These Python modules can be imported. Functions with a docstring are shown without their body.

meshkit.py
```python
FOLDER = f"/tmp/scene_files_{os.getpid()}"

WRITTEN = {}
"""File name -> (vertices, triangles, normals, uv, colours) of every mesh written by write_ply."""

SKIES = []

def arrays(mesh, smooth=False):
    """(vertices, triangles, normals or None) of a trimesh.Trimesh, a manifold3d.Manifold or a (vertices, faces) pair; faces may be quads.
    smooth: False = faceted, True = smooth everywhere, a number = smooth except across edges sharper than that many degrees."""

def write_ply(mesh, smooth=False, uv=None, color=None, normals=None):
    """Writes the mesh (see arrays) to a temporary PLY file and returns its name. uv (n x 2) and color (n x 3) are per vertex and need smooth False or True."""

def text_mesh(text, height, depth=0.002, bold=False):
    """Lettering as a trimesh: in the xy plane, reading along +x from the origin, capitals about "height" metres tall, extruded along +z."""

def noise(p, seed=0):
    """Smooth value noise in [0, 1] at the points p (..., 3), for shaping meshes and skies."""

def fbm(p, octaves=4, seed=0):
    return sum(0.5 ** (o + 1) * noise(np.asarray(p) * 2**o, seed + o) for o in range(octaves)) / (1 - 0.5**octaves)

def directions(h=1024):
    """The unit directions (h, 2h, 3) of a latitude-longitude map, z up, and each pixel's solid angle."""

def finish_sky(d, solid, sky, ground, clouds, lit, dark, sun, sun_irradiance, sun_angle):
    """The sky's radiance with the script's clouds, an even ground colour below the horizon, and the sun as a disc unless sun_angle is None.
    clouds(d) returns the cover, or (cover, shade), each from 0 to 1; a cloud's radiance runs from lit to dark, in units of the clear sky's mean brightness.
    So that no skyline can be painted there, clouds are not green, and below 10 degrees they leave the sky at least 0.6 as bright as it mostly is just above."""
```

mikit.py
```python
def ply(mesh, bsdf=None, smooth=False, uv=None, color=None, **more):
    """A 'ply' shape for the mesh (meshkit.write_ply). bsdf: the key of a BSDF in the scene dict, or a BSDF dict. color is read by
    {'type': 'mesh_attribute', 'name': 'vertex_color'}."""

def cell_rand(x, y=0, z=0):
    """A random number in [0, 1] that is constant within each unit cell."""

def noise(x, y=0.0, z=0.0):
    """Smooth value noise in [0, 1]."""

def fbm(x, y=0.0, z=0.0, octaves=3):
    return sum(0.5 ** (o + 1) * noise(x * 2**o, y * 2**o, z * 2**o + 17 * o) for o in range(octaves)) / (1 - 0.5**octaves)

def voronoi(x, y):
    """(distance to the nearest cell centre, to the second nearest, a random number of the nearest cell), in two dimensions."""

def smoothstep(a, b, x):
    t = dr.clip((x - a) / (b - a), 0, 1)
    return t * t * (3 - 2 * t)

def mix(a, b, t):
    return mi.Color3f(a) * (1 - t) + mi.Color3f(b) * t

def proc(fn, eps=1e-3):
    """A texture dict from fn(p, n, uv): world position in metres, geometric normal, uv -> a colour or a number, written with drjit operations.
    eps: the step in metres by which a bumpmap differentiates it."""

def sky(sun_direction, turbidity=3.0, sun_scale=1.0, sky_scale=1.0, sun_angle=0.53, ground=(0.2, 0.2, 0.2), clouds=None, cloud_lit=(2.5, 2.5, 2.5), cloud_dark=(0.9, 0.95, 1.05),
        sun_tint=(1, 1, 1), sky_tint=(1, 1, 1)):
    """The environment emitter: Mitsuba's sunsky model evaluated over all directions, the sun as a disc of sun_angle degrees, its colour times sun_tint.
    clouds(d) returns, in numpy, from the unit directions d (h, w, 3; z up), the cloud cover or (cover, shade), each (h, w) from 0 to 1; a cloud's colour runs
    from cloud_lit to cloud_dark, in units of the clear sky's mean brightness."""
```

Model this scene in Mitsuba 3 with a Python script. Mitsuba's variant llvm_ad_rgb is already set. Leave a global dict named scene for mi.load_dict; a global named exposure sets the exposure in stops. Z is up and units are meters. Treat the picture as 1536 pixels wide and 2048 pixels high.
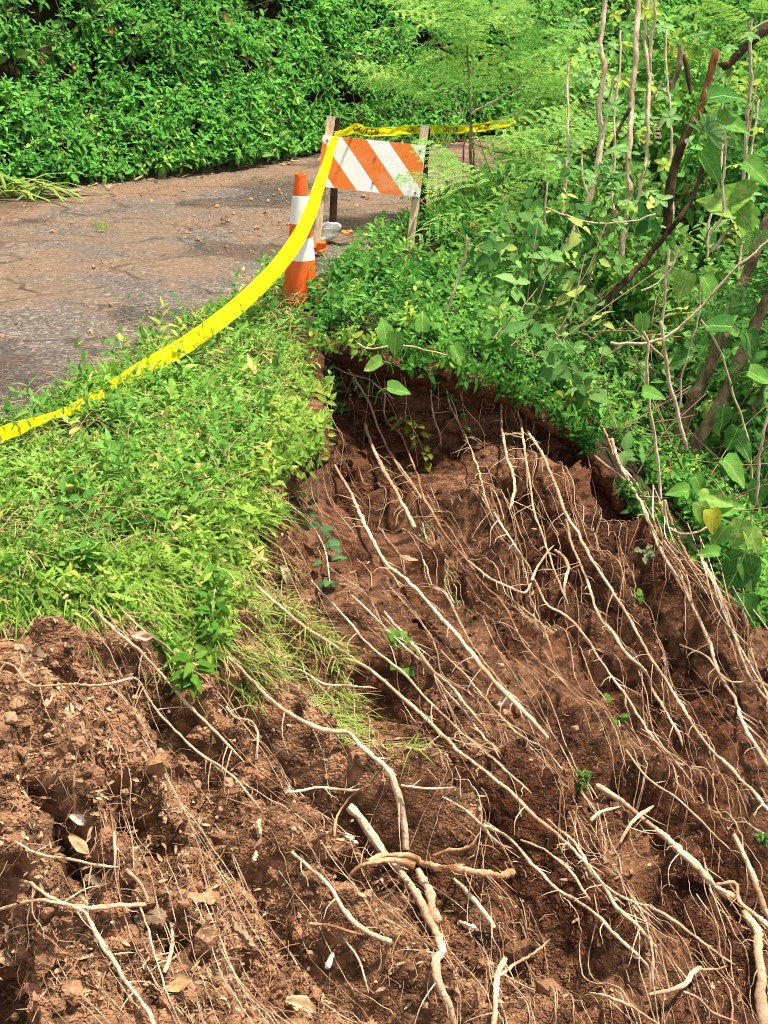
import math, random
import numpy as np
import trimesh, shapely
import drjit as dr
import mitsuba as mi
import mikit, meshkit
from mikit import noise, fbm, voronoi, smoothstep, mix, proc
from scipy.interpolate import RBFInterpolator, RegularGridInterpolator
from scipy.ndimage import gaussian_filter

T = mi.ScalarTransform4f
# ------------------------------------------------------------------ camera, sky, exposure
EYE = np.array([0.0, 0.0, 1.6]); PITCH = math.radians(20.0); F = 3000.0      # focal length in pixels of the 1536 px wide frame
FWD = np.array([0, math.cos(PITCH), -math.sin(PITCH)]); UPV = np.array([0, math.sin(PITCH), math.cos(PITCH)])
scene, labels = {'type': 'scene'}, {}
scene['camera'] = {'type': 'perspective', 'fov': math.degrees(2 * math.atan(768 / F)), 'fov_axis': 'x', 'near_clip': 0.05, 'far_clip': 2000.0,
                   'to_world': T().look_at(origin=EYE.tolist(), target=(EYE + FWD).tolist(), up=UPV.tolist())}
scene['sky'] = mikit.sky((0.30, -0.04, 0.95), turbidity=4, sun_scale=1.15, sky_scale=0.62, sun_angle=4.0, sun_tint=(.97, 1, 1.05), clouds=lambda d: 0.85)
exposure = 2.4
rng = np.random.default_rng(7)

# ------------------------------------------------------------------ helpers
def smooth01(a, b, x):
    t = np.clip((x - a) / (b - a), 0, 1); return t * t * (3 - 2 * t)

def unit(v):
    v = np.asarray(v, float); return v / (np.linalg.norm(v, axis=-1, keepdims=True) + 1e-12)

taken = {}
def numbered(name):
    k = taken.get(name, -1) + 1; taken[name] = k
    return name if k == 0 else f'{name}_{k:03d}'

def tag(key, label=None, cat=None, group=None, kind=None):
    d = {}
    if label: d['label'] = label
    if cat: d['category'] = cat
    if group: d['group'] = group
    if kind: d['kind'] = kind
    if d: labels[key] = d
    return key

def obj(name, mesh, m, parent=None, smooth=True, color=None, label=None, cat=None, group=None, kind=None):
    key = numbered(f'{parent}__{name}' if parent else name)
    if color is not None:
        color = np.broadcast_to(np.asarray(color, float), (len(mesh[0]), 3)) if np.ndim(color) == 1 else color
    scene[key] = mikit.ply(mesh, m, smooth=smooth, color=color)
    return tag(key, label, cat, group, kind)

def thing(name, label, cat, group=None):
    return tag(numbered(name), label, cat, group)

def join(ms):
    vs, fs, at = [], [], 0
    for v, f in ms:
        vs.append(v); fs.append(np.asarray(f) + at); at += len(v)
    return np.vstack(vs), np.vstack(fs)

def tm(m):
    return np.array(m.vertices), np.array(m.faces)

def curve(pts, step):
    """Catmull-Rom through the points, sampled about every step metres."""
    p = np.asarray(pts, float)
    if len(p) == 2: p = np.array([p[0], (p[0] + p[1]) / 2, p[1]])
    q = np.vstack([2 * p[0] - p[1], p, 2 * p[-1] - p[-2]])
    out = []
    for i in range(1, len(q) - 2):
        n = max(1, int(np.ceil(np.linalg.norm(q[i + 1, :3] - q[i, :3]) / step)))
        t = np.arange(n)[:, None] / n
        a, b, c, d = q[i - 1], q[i], q[i + 1], q[i + 2]
        out.append(0.5 * (2 * b + (c - a) * t + (2 * a - 5 * b + 4 * c - d) * t**2 + (3 * b - a - 3 * c + d) * t**3))
    return np.vstack(out + [p[-1:]])

def tube(p, r, sides=6, knob=0.0, seed=0):
    p = np.asarray(p, float); n = len(p); r = np.broadcast_to(r, (n,)).astype(float)
    t = unit(np.gradient(p, axis=0))
    a = np.zeros((n, 3)); a0 = np.cross(t[0], [0.3, 0.2, 0.9]); a[0] = unit(a0)
    for i in range(1, n):
        a[i] = unit(a[i - 1] - t[i] * (a[i - 1] @ t[i]))
    b = np.cross(t, a)
    ang = np.arange(sides) * 2 * np.pi / sides
    rr = np.repeat(r[:, None], sides, 1)
    if knob:
        rr = rr * (1 + knob * (np.random.default_rng(seed).normal(size=(n, sides)) * .5 + np.random.default_rng(seed + 1).normal(size=(n, 1)) * .7))
    v = p[:, None] + rr[..., None] * (np.cos(ang)[None, :, None] * a[:, None] + np.sin(ang)[None, :, None] * b[:, None])
    i, j = np.meshgrid(np.arange(n - 1), np.arange(sides), indexing='ij'); k = (j + 1) % sides
    f = np.vstack([np.stack([i * sides + j, i * sides + k, (i + 1) * sides + k], -1).reshape(-1, 3),
                   np.stack([i * sides + j, (i + 1) * sides + k, (i + 1) * sides + j], -1).reshape(-1, 3)])
    m = n * sides; jj = np.arange(sides); kk = (jj + 1) % sides
    f = np.vstack([f, np.stack([kk, jj, jj * 0 + m], 1), np.stack([(n - 1) * sides + jj, (n - 1) * sides + kk, jj * 0 + m + 1], 1)])
    return np.vstack([v.reshape(-1, 3), p[:1], p[-1:]]), f

# pixel -> ray, and world -> pixel
def ray(u, v):
    dx, dy = (np.asarray(u, float) - 768) / F, -(np.asarray(v, float) - 1024) / F
    return FWD + dx[..., None] * np.array([1.0, 0, 0]) + dy[..., None] * UPV

def pix(u, v, Y):
    """The point seen at a pixel that stands Y metres ahead."""
    d = ray(np.asarray(u, float), np.asarray(v, float)); return EYE + d * (np.asarray(Y, float) / d[..., 1])[..., None]

# ------------------------------------------------------------------ the lie of the land
EY = np.array([[-60, -14], [-10, -4], [0, -2.2], [2.5, -1.25], [3.6, -.9], [5, -.32], [6.6, -.25], [8, -.1], [9.2, .3], [11, 1.2], [13, 2.4], [15, 4], [20, 8.5], [80, 60]])
def edge_x(y): return np.interp(y, EY[:, 0], EY[:, 1])
FOOT = np.array([-2.96, 11.4]); FDIR = unit(np.array([3.66, 3.6])); FNOR = np.array([-FDIR[1], FDIR[0]])
def bank_s(x, y):
    l = (x - FOOT[0]) * FDIR[0] + (y - FOOT[1]) * FDIR[1]
    return (x - FOOT[0]) * FNOR[0] + (y - FOOT[1]) * FNOR[1] + .10 * np.sin(l * 1.1) + .05 * np.sin(l * 3.1 + 1), l
def nat(x, y):
    d = np.maximum(x - edge_x(y), 0)
    z = -np.where(d < 1.2, .38 * d * d, .547 + .91 * (d - 1.2))
    z = -7 * np.tanh(-z / 7)
    s, l = bank_s(x, y)
    s = np.maximum(s, 0)
    zb = np.where(s < 3.5, 1.85 * s, 6.475 + .15 * (s - 3.5)); zb = 14 * np.tanh(zb / 14)
    return z + zb + .012 * np.sin(x * 1.7 + y * .6) * (d <= 0) * (s <= 0)

def march(u, v, h, t0=2.2, t1=40):
    d = ray(np.asarray(u, float), np.asarray(v, float))
    t = np.full(d.shape[:-1], float(t0)); hit = np.zeros(t.shape, bool)
    for k in range(900):
        p = EYE + d * t[..., None]
        hit |= p[..., 2] < h(p[..., 0], p[..., 1])
        t = np.where(hit, t, t + .02 + .003 * t)
        if hit.all() or t.min() > t1: break
    lo, hi = t - (.02 + .003 * t) * 1.05, t
    for k in range(18):
        m = (lo + hi) / 2; p = EYE + d * m[..., None]
        under = p[..., 2] < h(p[..., 0], p[..., 1])
        hi = np.where(under, m, hi); lo = np.where(under, lo, m)
    return EYE + d * hi[..., None]

LIP_PX = np.array([(-140, 1222), (0, 1215), (200, 1195), (330, 1150), (450, 1100), (560, 985), (640, 880), (652, 800), (645, 705), (700, 690), (800, 715), (900, 735), (1000, 765), (1080, 810),
                   (1150, 865), (1250, 990), (1330, 1080), (1400, 1170), (1470, 1260), (1536, 1320), (1640, 1420)], float)
LIP = march(LIP_PX[:, 0], LIP_PX[:, 1], nat)
BACK = LIP.copy()                                                           # the soil wall stands back under the turf
for i, (bx, by) in {4: (-.03, .02), 5: (-.08, .06), 6: (-.14, .04), 7: (-.18, 0), 8: (-.18, .13), 9: (-.05, .17), 10: (0, .17), 11: (0, .17), 12: (.03, .16), 13: (.05, .15), 14: (.06, .09), 15: (.04, .04)}.items(): BACK[i, :2] += (bx, by)
SCAR = shapely.Polygon([*map(tuple, BACK[:, :2]), (2.9, 3.6), (2.4, .9), (-1.8, .6), (-1.9, 3.4)])
# points of the scar's floor, each a pixel and its distance ahead
C = np.array([(0, 1500, 3.10), (0, 1300, 3.42), (0, 1750, 2.9), (0, 2048, 2.75), (200, 1300, 3.5), (400, 1300, 3.6), (400, 1500, 3.4), (450, 1180, 3.86), (600, 1300, 4.15), (640, 1100, 4.6), (560, 1050, 4.42),
              (720, 1050, 5.85), (690, 960, 6.3), (690, 860, 6.6), (760, 890, 6.68), (800, 940, 6.68), (800, 1050, 6.1), (900, 1100, 5.75), (1000, 895, 6.7), (900, 925, 6.7), (1000, 1250, 5.2), (1100, 1000, 6.1), (1250, 1130, 5.95), (1300, 1450, 4.9), (1450, 1220, 5.9),
              (768, 1500, 4.0), (768, 2048, 2.9), (500, 1800, 3.05), (1000, 1750, 3.6), (1300, 1750, 4.0), (1536, 2048, 3.4), (1536, 1700, 4.3), (1536, 1400, 5.5), (300, 1800, 2.95), (850, 1200, 5.2), (1150, 1250, 5.4)], float)
CP = pix(C[:, 0], C[:, 1], C[:, 2])
extra = np.array([(-.32, 6.2, -.42), (-.3, 6.75, -.44), (-.1, 6.85, -.52), (.2, 6.9, -.53), (.5, 6.92, -.54), (.8, 6.9, -.62), (1.1, 6.75, -.8), (-.9, 1.5, -.45), (0, 1.5, -.75), (1, 1.5, -1.2), (2.2, 2, -1.5), (-1.6, .6, -.1), (0, .2, -.5), (2.4, 4.5, -1.8), (2.2, 6, -1.6)])
CP = np.vstack([CP, extra])
rbf = RBFInterpolator(CP[:, :2], CP[:, 2], kernel='linear', smoothing=.004)
def lines(a, b, n, below, above, far=320):
    mid = np.linspace(a, b, n)
    def grow(ratio):
        s, x, out = mid[1] - mid[0], 0, []
        while x < far:
            s = min(s * (ratio if x < 11 else 1.15), 40); x += s; out.append(x)
        return np.array(out)
    return np.concatenate([a - grow(below)[::-1], mid, b + grow(above)])
xs, ys = lines(-1.15, 2.0, 350, 1.045, 1.045), lines(2.35, 7.1, 500, 1.12, 1.028)
X, Y = np.meshgrid(xs, ys, indexing='ij')
N0 = nat(X, Y)
near = (X > -2.2) & (X < 3.2) & (Y > .2) & (Y < 8)
w, SZ = np.zeros_like(X), N0.copy()
pts = shapely.points(X[near], Y[near])
ins = shapely.contains(SCAR, pts)
dist = shapely.distance(SCAR.exterior, pts)
w[near] = np.where(ins, smooth01(0, .075, dist), 0)
FADE = np.ones_like(X); FADE[near] = smooth01(.06, .55, shapely.distance(shapely.LineString(LIP[:6, :2]), pts)) * smooth01(.2, .7, shapely.distance(shapely.LineString(BACK[6:14, :2]), pts))
SZ[near] = np.minimum(rbf(np.stack([X[near], Y[near]], 1)), N0[near] - .03)
H = N0 * (1 - w) + SZ * w
kx, ky = slice(*np.searchsorted(xs, [-1.14, 1.99])), slice(*np.searchsorted(ys, [2.36, 7.09]))
H[kx, ky] = gaussian_filter(H[kx, ky], 2.0)
ginterp = RegularGridInterpolator((xs, ys), H, bounds_error=False, fill_value=None)
def ground_z(x, y): return ginterp(np.stack([x, y], -1))
gx, gy = np.gradient(H, xs, ys)
nx_i, ny_i = (RegularGridInterpolator((xs, ys), gaussian_filter(g, 1.0), bounds_error=False, fill_value=None) for g in (gx, gy))
def normal_at(p):
    q = p[..., :2]; return unit(np.stack([-nx_i(q), -ny_i(q), np.ones(p.shape[:-1])], -1))
def at(u, v, **k): return march(u, v, ground_z, **k)
def inside(poly, p): return shapely.contains_xy(poly, p[:, 0], p[:, 1])

# gullies and clods: relief along the surface normal
A0, A1 = at(np.array([668., 1148.]), np.array([930., 1524.]))
GD = unit(A1[:2] - A0[:2]); GP = np.array([-GD[1], GD[0]])
def relief(x, y, w, z, fade):
    s, t = x * GD[0] + y * GD[1], x * GP[0] + y * GP[1]
    q = np.stack([x, y, z], -1)
    warp = (meshkit.fbm(q * 2.2, 3, 3) - .5) * .35
    g = meshkit.noise(np.stack([(t + warp) * 4.2, s * .9, 0 * s], -1), 5)
    g2 = meshkit.noise(np.stack([(t + warp * .6) * 10, s * 2.2, 0 * s + 3], -1), 6)
    gull = (1 - np.abs(2 * g - 1)) * .16 + (1 - np.abs(2 * g2 - 1)) * .08 - .12
    steps = meshkit.noise(np.stack([t * 3, s * 5.5 + warp * 6, 0 * s + 7], -1), 9)
    steps = smooth01(.40, .56, steps) * .09 - .045
    clod = (meshkit.fbm(q * 14, 4, 11) - .5) * .09 + np.abs(meshkit.fbm(q * 38, 3, 12) - .5) * .07 - np.abs(meshkit.noise(q * 21, 14) - .5) * .06 + .012
    rough = (meshkit.noise(q * 52, 13) - .5) * .012
    low = smooth01(.0, 1.0, w); a = gull + steps + clod
    return w * (np.where(a > 0, a * low**2 * fade, a) * (.25 + .75 * low) + rough)
CUTS = [([(520, 1400), (600, 1520), (700, 1650), (800, 1760)], .045, .13), ([(640, 1590), (700, 1640), (760, 1700)], .05, .12), ([(610, 1830), (680, 1930), (740, 2030)], .05, .13), ([(950, 1690), (1060, 1870), (1150, 2010)], .05, .14), ([(1220, 1590), (1340, 1700), (1510, 1870)], .05, .13),
        ([(900, 1190), (960, 1270), (1010, 1350)], .06, .13), ([(700, 1000), (760, 1050), (800, 1090)], .07, .12), ([(370, 1400), (400, 1445), (440, 1500)], .035, .10), ([(200, 1560), (270, 1640), (330, 1710)], .04, .10), ([(300, 1840), (345, 1910)], .03, .08), ([(40, 1280), (120, 1345)], .03, .08), ([(1130, 1210), (1240, 1330), (1330, 1430)], .045, .10),
        ([(830, 1550), (900, 1630), (960, 1700)], .05, .12), ([(480, 1180), (560, 1290), (640, 1400)], .04, .08), ([(430, 1560), (500, 1680), (590, 1800)], .04, .08), ([(60, 1600), (160, 1760)], .03, .07), ([(1280, 1880), (1380, 1990)], .04, .10), ([(1080, 1470), (1180, 1590)], .035, .08), ([(740, 1330), (830, 1440), (900, 1540)], .035, .07),
        ([(1000, 960), (1060, 1080), (1120, 1180)], .06, .12), ([(1200, 1060), (1280, 1180), (1360, 1290)], .055, .12), ([(1330, 1260), (1420, 1390), (1500, 1500)], .055, .13), ([(1010, 1130), (1100, 1260), (1190, 1390)], .055, .11), ([(860, 1080), (930, 1180)], .06, .12), ([(1380, 1480), (1480, 1600)], .05, .12), ([(1090, 1620), (1200, 1750), (1300, 1850)], .045, .11)]
R = np.zeros_like(H); m = w > .01
RIGHT = GP if GP @ np.array([1, .5]) > 0 else -GP
carve = np.zeros(m.sum()); q = np.stack([X[m], Y[m]], 1); qn = np.stack([X[m], Y[m], H[m]], -1)
ww = .45 + 1.1 * meshkit.fbm(qn * 7, 3, 15); jig = (np.stack([meshkit.fbm(qn * 9, 3, 16), meshkit.fbm(qn * 9, 3, 17)], 1) - .5) * .09
for px_, wd_, dp_ in CUTS:
    l_ = shapely.LineString(at(*np.array(px_, float).T)[:, :2]); dd_ = shapely.distance(l_, shapely.points(q + jig)); rr_ = shapely.distance(l_, shapely.points(q + jig - RIGHT * wd_ * 2.3))
    carve += -1.25 * dp_ * ww * np.exp(-(dd_ / wd_) ** 2) + dp_ * .8 * ww * np.exp(-(rr_ / (wd_ * 1.3)) ** 2)
R[m] = carve * smooth01(0, 1, w[m]) + relief(X[m], Y[m], w[m], H[m], FADE[m])
NN = unit(np.stack([-gx, -gy, np.ones_like(gx)], -1))
P = np.stack([X, Y, H], -1) + NN * R[..., None]
P[..., 2] += np.where((w <= .01) & (np.abs(X) < 6) & (Y < 12), (meshkit.fbm(np.stack([X, Y, 0 * X], -1) * 2.5, 3, 2) - .5) * .02, 0)
rinterp = RegularGridInterpolator((xs, ys), R, bounds_error=False, fill_value=0)
def soil(p):
    """A point of the smooth scar moved onto its real, rough surface."""
    return p + normal_at(p) * rinterp(p[..., :2])[..., None]
def drop(x, y):
    p = np.stack([x, y, ground_z(x, y)], -1); return soil(p)

# how far the rough ground lies along each line of sight (for laying roots onto it)
zb = np.full((560, 420), 99.0); q = P[(w > .005) | (np.abs(X) < 2) & (Y < 8) & (Y > 2)] - EYE; dep = q @ FWD; uu = 768 + F * q[:, 0] / dep; vv = 1024 - F * (q @ UPV) / dep
iu, iv = ((uu + 60) / 4).astype(int), ((vv + 60) / 4).astype(int); ok = (dep > 1) & (iu >= 0) & (iu < 420) & (iv >= 0) & (iv < 560); np.minimum.at(zb, (iv[ok], iu[ok]), dep[ok])
from scipy.ndimage import minimum_filter
zb = minimum_filter(zb, 3)
def seen_depth(u, v): return zb[np.clip(((v + 60) / 4).astype(int), 0, 559), np.clip(((u + 60) / 4).astype(int), 0, 419)]

# ------------------------------------------------------------------ materials
def rgb(*c): return {'type': 'rgb', 'value': list(c)}
VC = {'type': 'mesh_attribute', 'name': 'vertex_color'}
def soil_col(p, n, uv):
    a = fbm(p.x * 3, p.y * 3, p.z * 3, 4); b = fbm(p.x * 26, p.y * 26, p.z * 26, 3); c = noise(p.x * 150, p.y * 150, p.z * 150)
    dry = dr.clip(smoothstep(.5, -.5, p.x + .35 * (p.y - 3.6)) * .85 + (a - .42) * 1.9, 0, 1)  # dry just weights the paler tan: higher leftward and nearer, plus noise
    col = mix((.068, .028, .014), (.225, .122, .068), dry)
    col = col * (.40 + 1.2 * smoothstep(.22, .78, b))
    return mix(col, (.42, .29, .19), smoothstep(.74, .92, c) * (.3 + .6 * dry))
def soil_bump(p, n, uv):
    return fbm(p.x * 70, p.y * 70, p.z * 70, 3) + .5 * noise(p.x * 260, p.y * 260, p.z * 260)
def bumped(col, bump, scale, rough, eps=1.5e-3, spec=.25):
    return {'type': 'twosided', 'bsdf': {'type': 'bumpmap', 'tex': proc(bump, eps), 'scale': scale,
            'inner': {'type': 'principled', 'base_color': proc(col) if callable(col) else col, 'roughness': rough, 'specular': spec}}}
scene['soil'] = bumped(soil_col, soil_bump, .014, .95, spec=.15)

def road_col(p, n, uv):
    x, y = p.x, p.y
    wx = x + .5 * (fbm(x * 1.3, y * 1.3) - .5) + .10 * (fbm(x * 9, y * 9) - .5); wy = y + .5 * (fbm(x * 1.3 + 9, y * 1.3 + 4) - .5) + .10 * (fbm(x * 9 + 5, y * 9) - .5)
    s = (x + 2.96) * FNOR[0] + (y - 11.4) * FNOR[1]                       # distance beyond the bank's foot
    dust = .62 * fbm(wx * .9 + 3, wy * .9, 0, 4) + .38 * fbm(wx * 4.5, wy * 4.5 + 2, 0, 4)
    band = smoothstep(.55, .12, dr.abs(s + .75 + .25 * (dust - .5)))       # dust swept along the bank side
    grit = noise(x * 110, y * 110, 0); grit2 = noise(x * 55 + 5, y * 55, 0)
    asphalt = mi.Color3f(.042, .035, .029) + (grit * .10 + smoothstep(.6, .9, grit2) * .09) * mi.Color3f(1, .9, .8)
    tan = mi.Color3f(.180, .118, .074) * (.72 + .35 * grit2 + .2 * (grit - .5))
    amount = dr.clip(smoothstep(.36, .62, dust) * .72 + band * .75 - .05, 0, .96)
    amount = amount * smoothstep(.15, .5, grit + amount * .75)
    col = mix(asphalt, tan, amount)
    red = smoothstep(.55, .75, fbm(wx * 1.7, wy * 1.7 + 8, 0, 3)) * smoothstep(7.2, 5.6, y)
    col = mix(col, (.20, .105, .065), red * .7)
    d1, d2, c = voronoi(wx * 1.5, wy * 1.5)
    f1, f2, g = voronoi(wx * 4 + 3, wy * 4)
    has = smoothstep(.42, .6, fbm(x * .8 + 20, y * .8, 0, 2))
    crack = dr.maximum(smoothstep(.07, .015, d2 - d1) * smoothstep(.36, .5, noise(x * 2.3, y * 2.3)) * (.35 + .65 * noise(x * 30, y * 30)), smoothstep(.09, .02, f2 - f1) * has * .7 * smoothstep(.45, .6, noise(x * 4 + 7, y * 4)) * (.3 + .7 * noise(x * 40, y * 40)))
    damp = smoothstep(.54, .66, fbm(wx * 1.1 + 31, wy * 1.1, 0, 4))
    return mix(col * (1 - .42 * damp), (.026, .019, .016), crack * .85)
def road_bump(p, n, uv):
    return noise(p.x * 95, p.y * 95, 0) + .8 * noise(p.x * 45, p.y * 45, 1) + 1.2 * fbm(p.x * 12, p.y * 12)
scene['road_surface'] = bumped(road_col, road_bump, .006, .85, 3e-3)
def earth_col(p, n, uv):
    a = fbm(p.x * 5, p.y * 5, p.z * 5, 4); return mix((.014, .014, .008), (.055, .040, .022), a)
scene['earth'] = bumped(earth_col, soil_bump, .006, .95, spec=.1)
def bark_of(c0, c1, k):
    def col(p, n, uv):
        a = fbm(p.x * k, p.y * k, p.z * k * .35, 4); b = noise(p.x * k * 6, p.y * k * 6, p.z * k * 2)
        return mix(c0, c1, smoothstep(.3, .7, a)) * (.75 + .5 * b)
    return col
def bark_bump(p, n, uv): return fbm(p.x * 120, p.y * 120, p.z * 40, 3)
def root_col(p, n, uv):
    a = fbm(p.x * 9, p.y * 9, p.z * 9, 3); b = noise(p.x * 160, p.y * 160, p.z * 160); c = noise(p.x * 2.1 + 5, p.y * 2.1, p.z * 2.1)
    col = mix((.38, .25, .155), (.68, .53, .375), smoothstep(.32, .68, a * .7 + c * .3))
    return mix(col, (.24, .12, .06), smoothstep(.6, .9, b) * .7)
scene['root_bark'] = bumped(root_col, bark_bump, .0035, .85, 8e-4, .15)
def brown_root_col(p, n, uv):
    a = fbm(p.x * 11, p.y * 11, p.z * 11, 3); b = noise(p.x * 140, p.y * 140, p.z * 140)
    return mix(mix((.20, .105, .055), (.46, .31, .19), smoothstep(.3, .72, a)), (.13, .065, .035), smoothstep(.6, .9, b) * .7)
scene['brown_root_bark'] = bumped(brown_root_col, bark_bump, .0035, .9, 8e-4, .1)
scene['rootlet'] = {'type': 'twosided', 'bsdf': {'type': 'diffuse', 'reflectance': VC}}
scene['orange_root'] = bumped(bark_of((.28, .14, .065), (.52, .34, .20), 30), bark_bump, .006, .75, 8e-4, .2)
scene['pale_bark'] = bumped(bark_of((.42, .32, .20), (.66, .57, .42), 22), bark_bump, .004, .8, 1e-3, .2)
scene['trunk_bark'] = bumped(bark_of((.15, .10, .06), (.34, .25, .16), 26), bark_bump, .007, .85, 1e-3, .2)
scene['dark_bark'] = bumped(bark_of((.035, .022, .015), (.13, .085, .05), 24), bark_bump, .005, .85, 1e-3, .2)
scene['rusty_bark'] = bumped(bark_of((.20, .085, .03), (.40, .20, .08), 24), bark_bump, .005, .85, 1e-3, .2)
scene['leaf'] = {'type': 'principledthin', 'base_color': VC, 'roughness': .42, 'diff_trans': .85, 'eta': 1.45, 'spec_trans': 0.0}
scene['grass_blade'] = {'type': 'principledthin', 'base_color': VC, 'roughness': .5, 'diff_trans': .8, 'eta': 1.35, 'spec_trans': 0.0}
scene['painted'] = {'type': 'twosided', 'bsdf': {'type': 'principled', 'base_color': VC, 'roughness': .75, 'specular': .25}}
def stone_col(p, n, uv):
    a = noise(p.x * 60, p.y * 60, p.z * 60); b = fbm(p.x * 25, p.y * 25, p.z * 25)
    return mix((.20, .115, .065), (.46, .32, .20), b) * (.8 + .4 * a)
scene['stone'] = bumped(stone_col, soil_bump, .003, .9, spec=.2)

# ------------------------------------------------------------------ ground, scar, road, hillside: one sheet, split along its grid lines
ni, nj = X.shape
I, J = np.meshgrid(np.arange(ni - 1), np.arange(nj - 1), indexing='ij')
quad = np.stack([I * nj + J, (I + 1) * nj + J, (I + 1) * nj + J + 1, I * nj + J + 1], -1)
cx, cy = (X[:-1, :-1] + X[1:, 1:]) / 2, (Y[:-1, :-1] + Y[1:, 1:]) / 2
cs, cl = bank_s(cx, cy)
ROADL = np.array([(-60, -15.3), (0, -3.0), (3.6, -1.75), (5.2, -1.28), (6, -.95), (7, -.62), (8.2, -.4), (9.2, -.02), (11, .9), (13, 2.0), (15, 3.6), (20, 8.2), (80, 59)])
is_scar = w[:-1, :-1] > .02
is_bank = (cs > .05) & ~is_scar
is_road = (cx < np.interp(cy, ROADL[:, 0], ROADL[:, 1])) & ~is_bank & ~is_scar
Pf = P.reshape(-1, 3)
def sheet(mask):
    q = quad[mask]; u, inv = np.unique(q, return_inverse=True)
    return Pf[u], inv.reshape(q.shape)
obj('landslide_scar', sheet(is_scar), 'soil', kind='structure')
obj('road', sheet(is_road), 'road_surface', kind='structure')
obj('hillside', sheet(is_bank), 'earth', kind='structure')
obj('ground', sheet(~(is_scar | is_road | is_bank)), 'earth', kind='structure')
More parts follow.
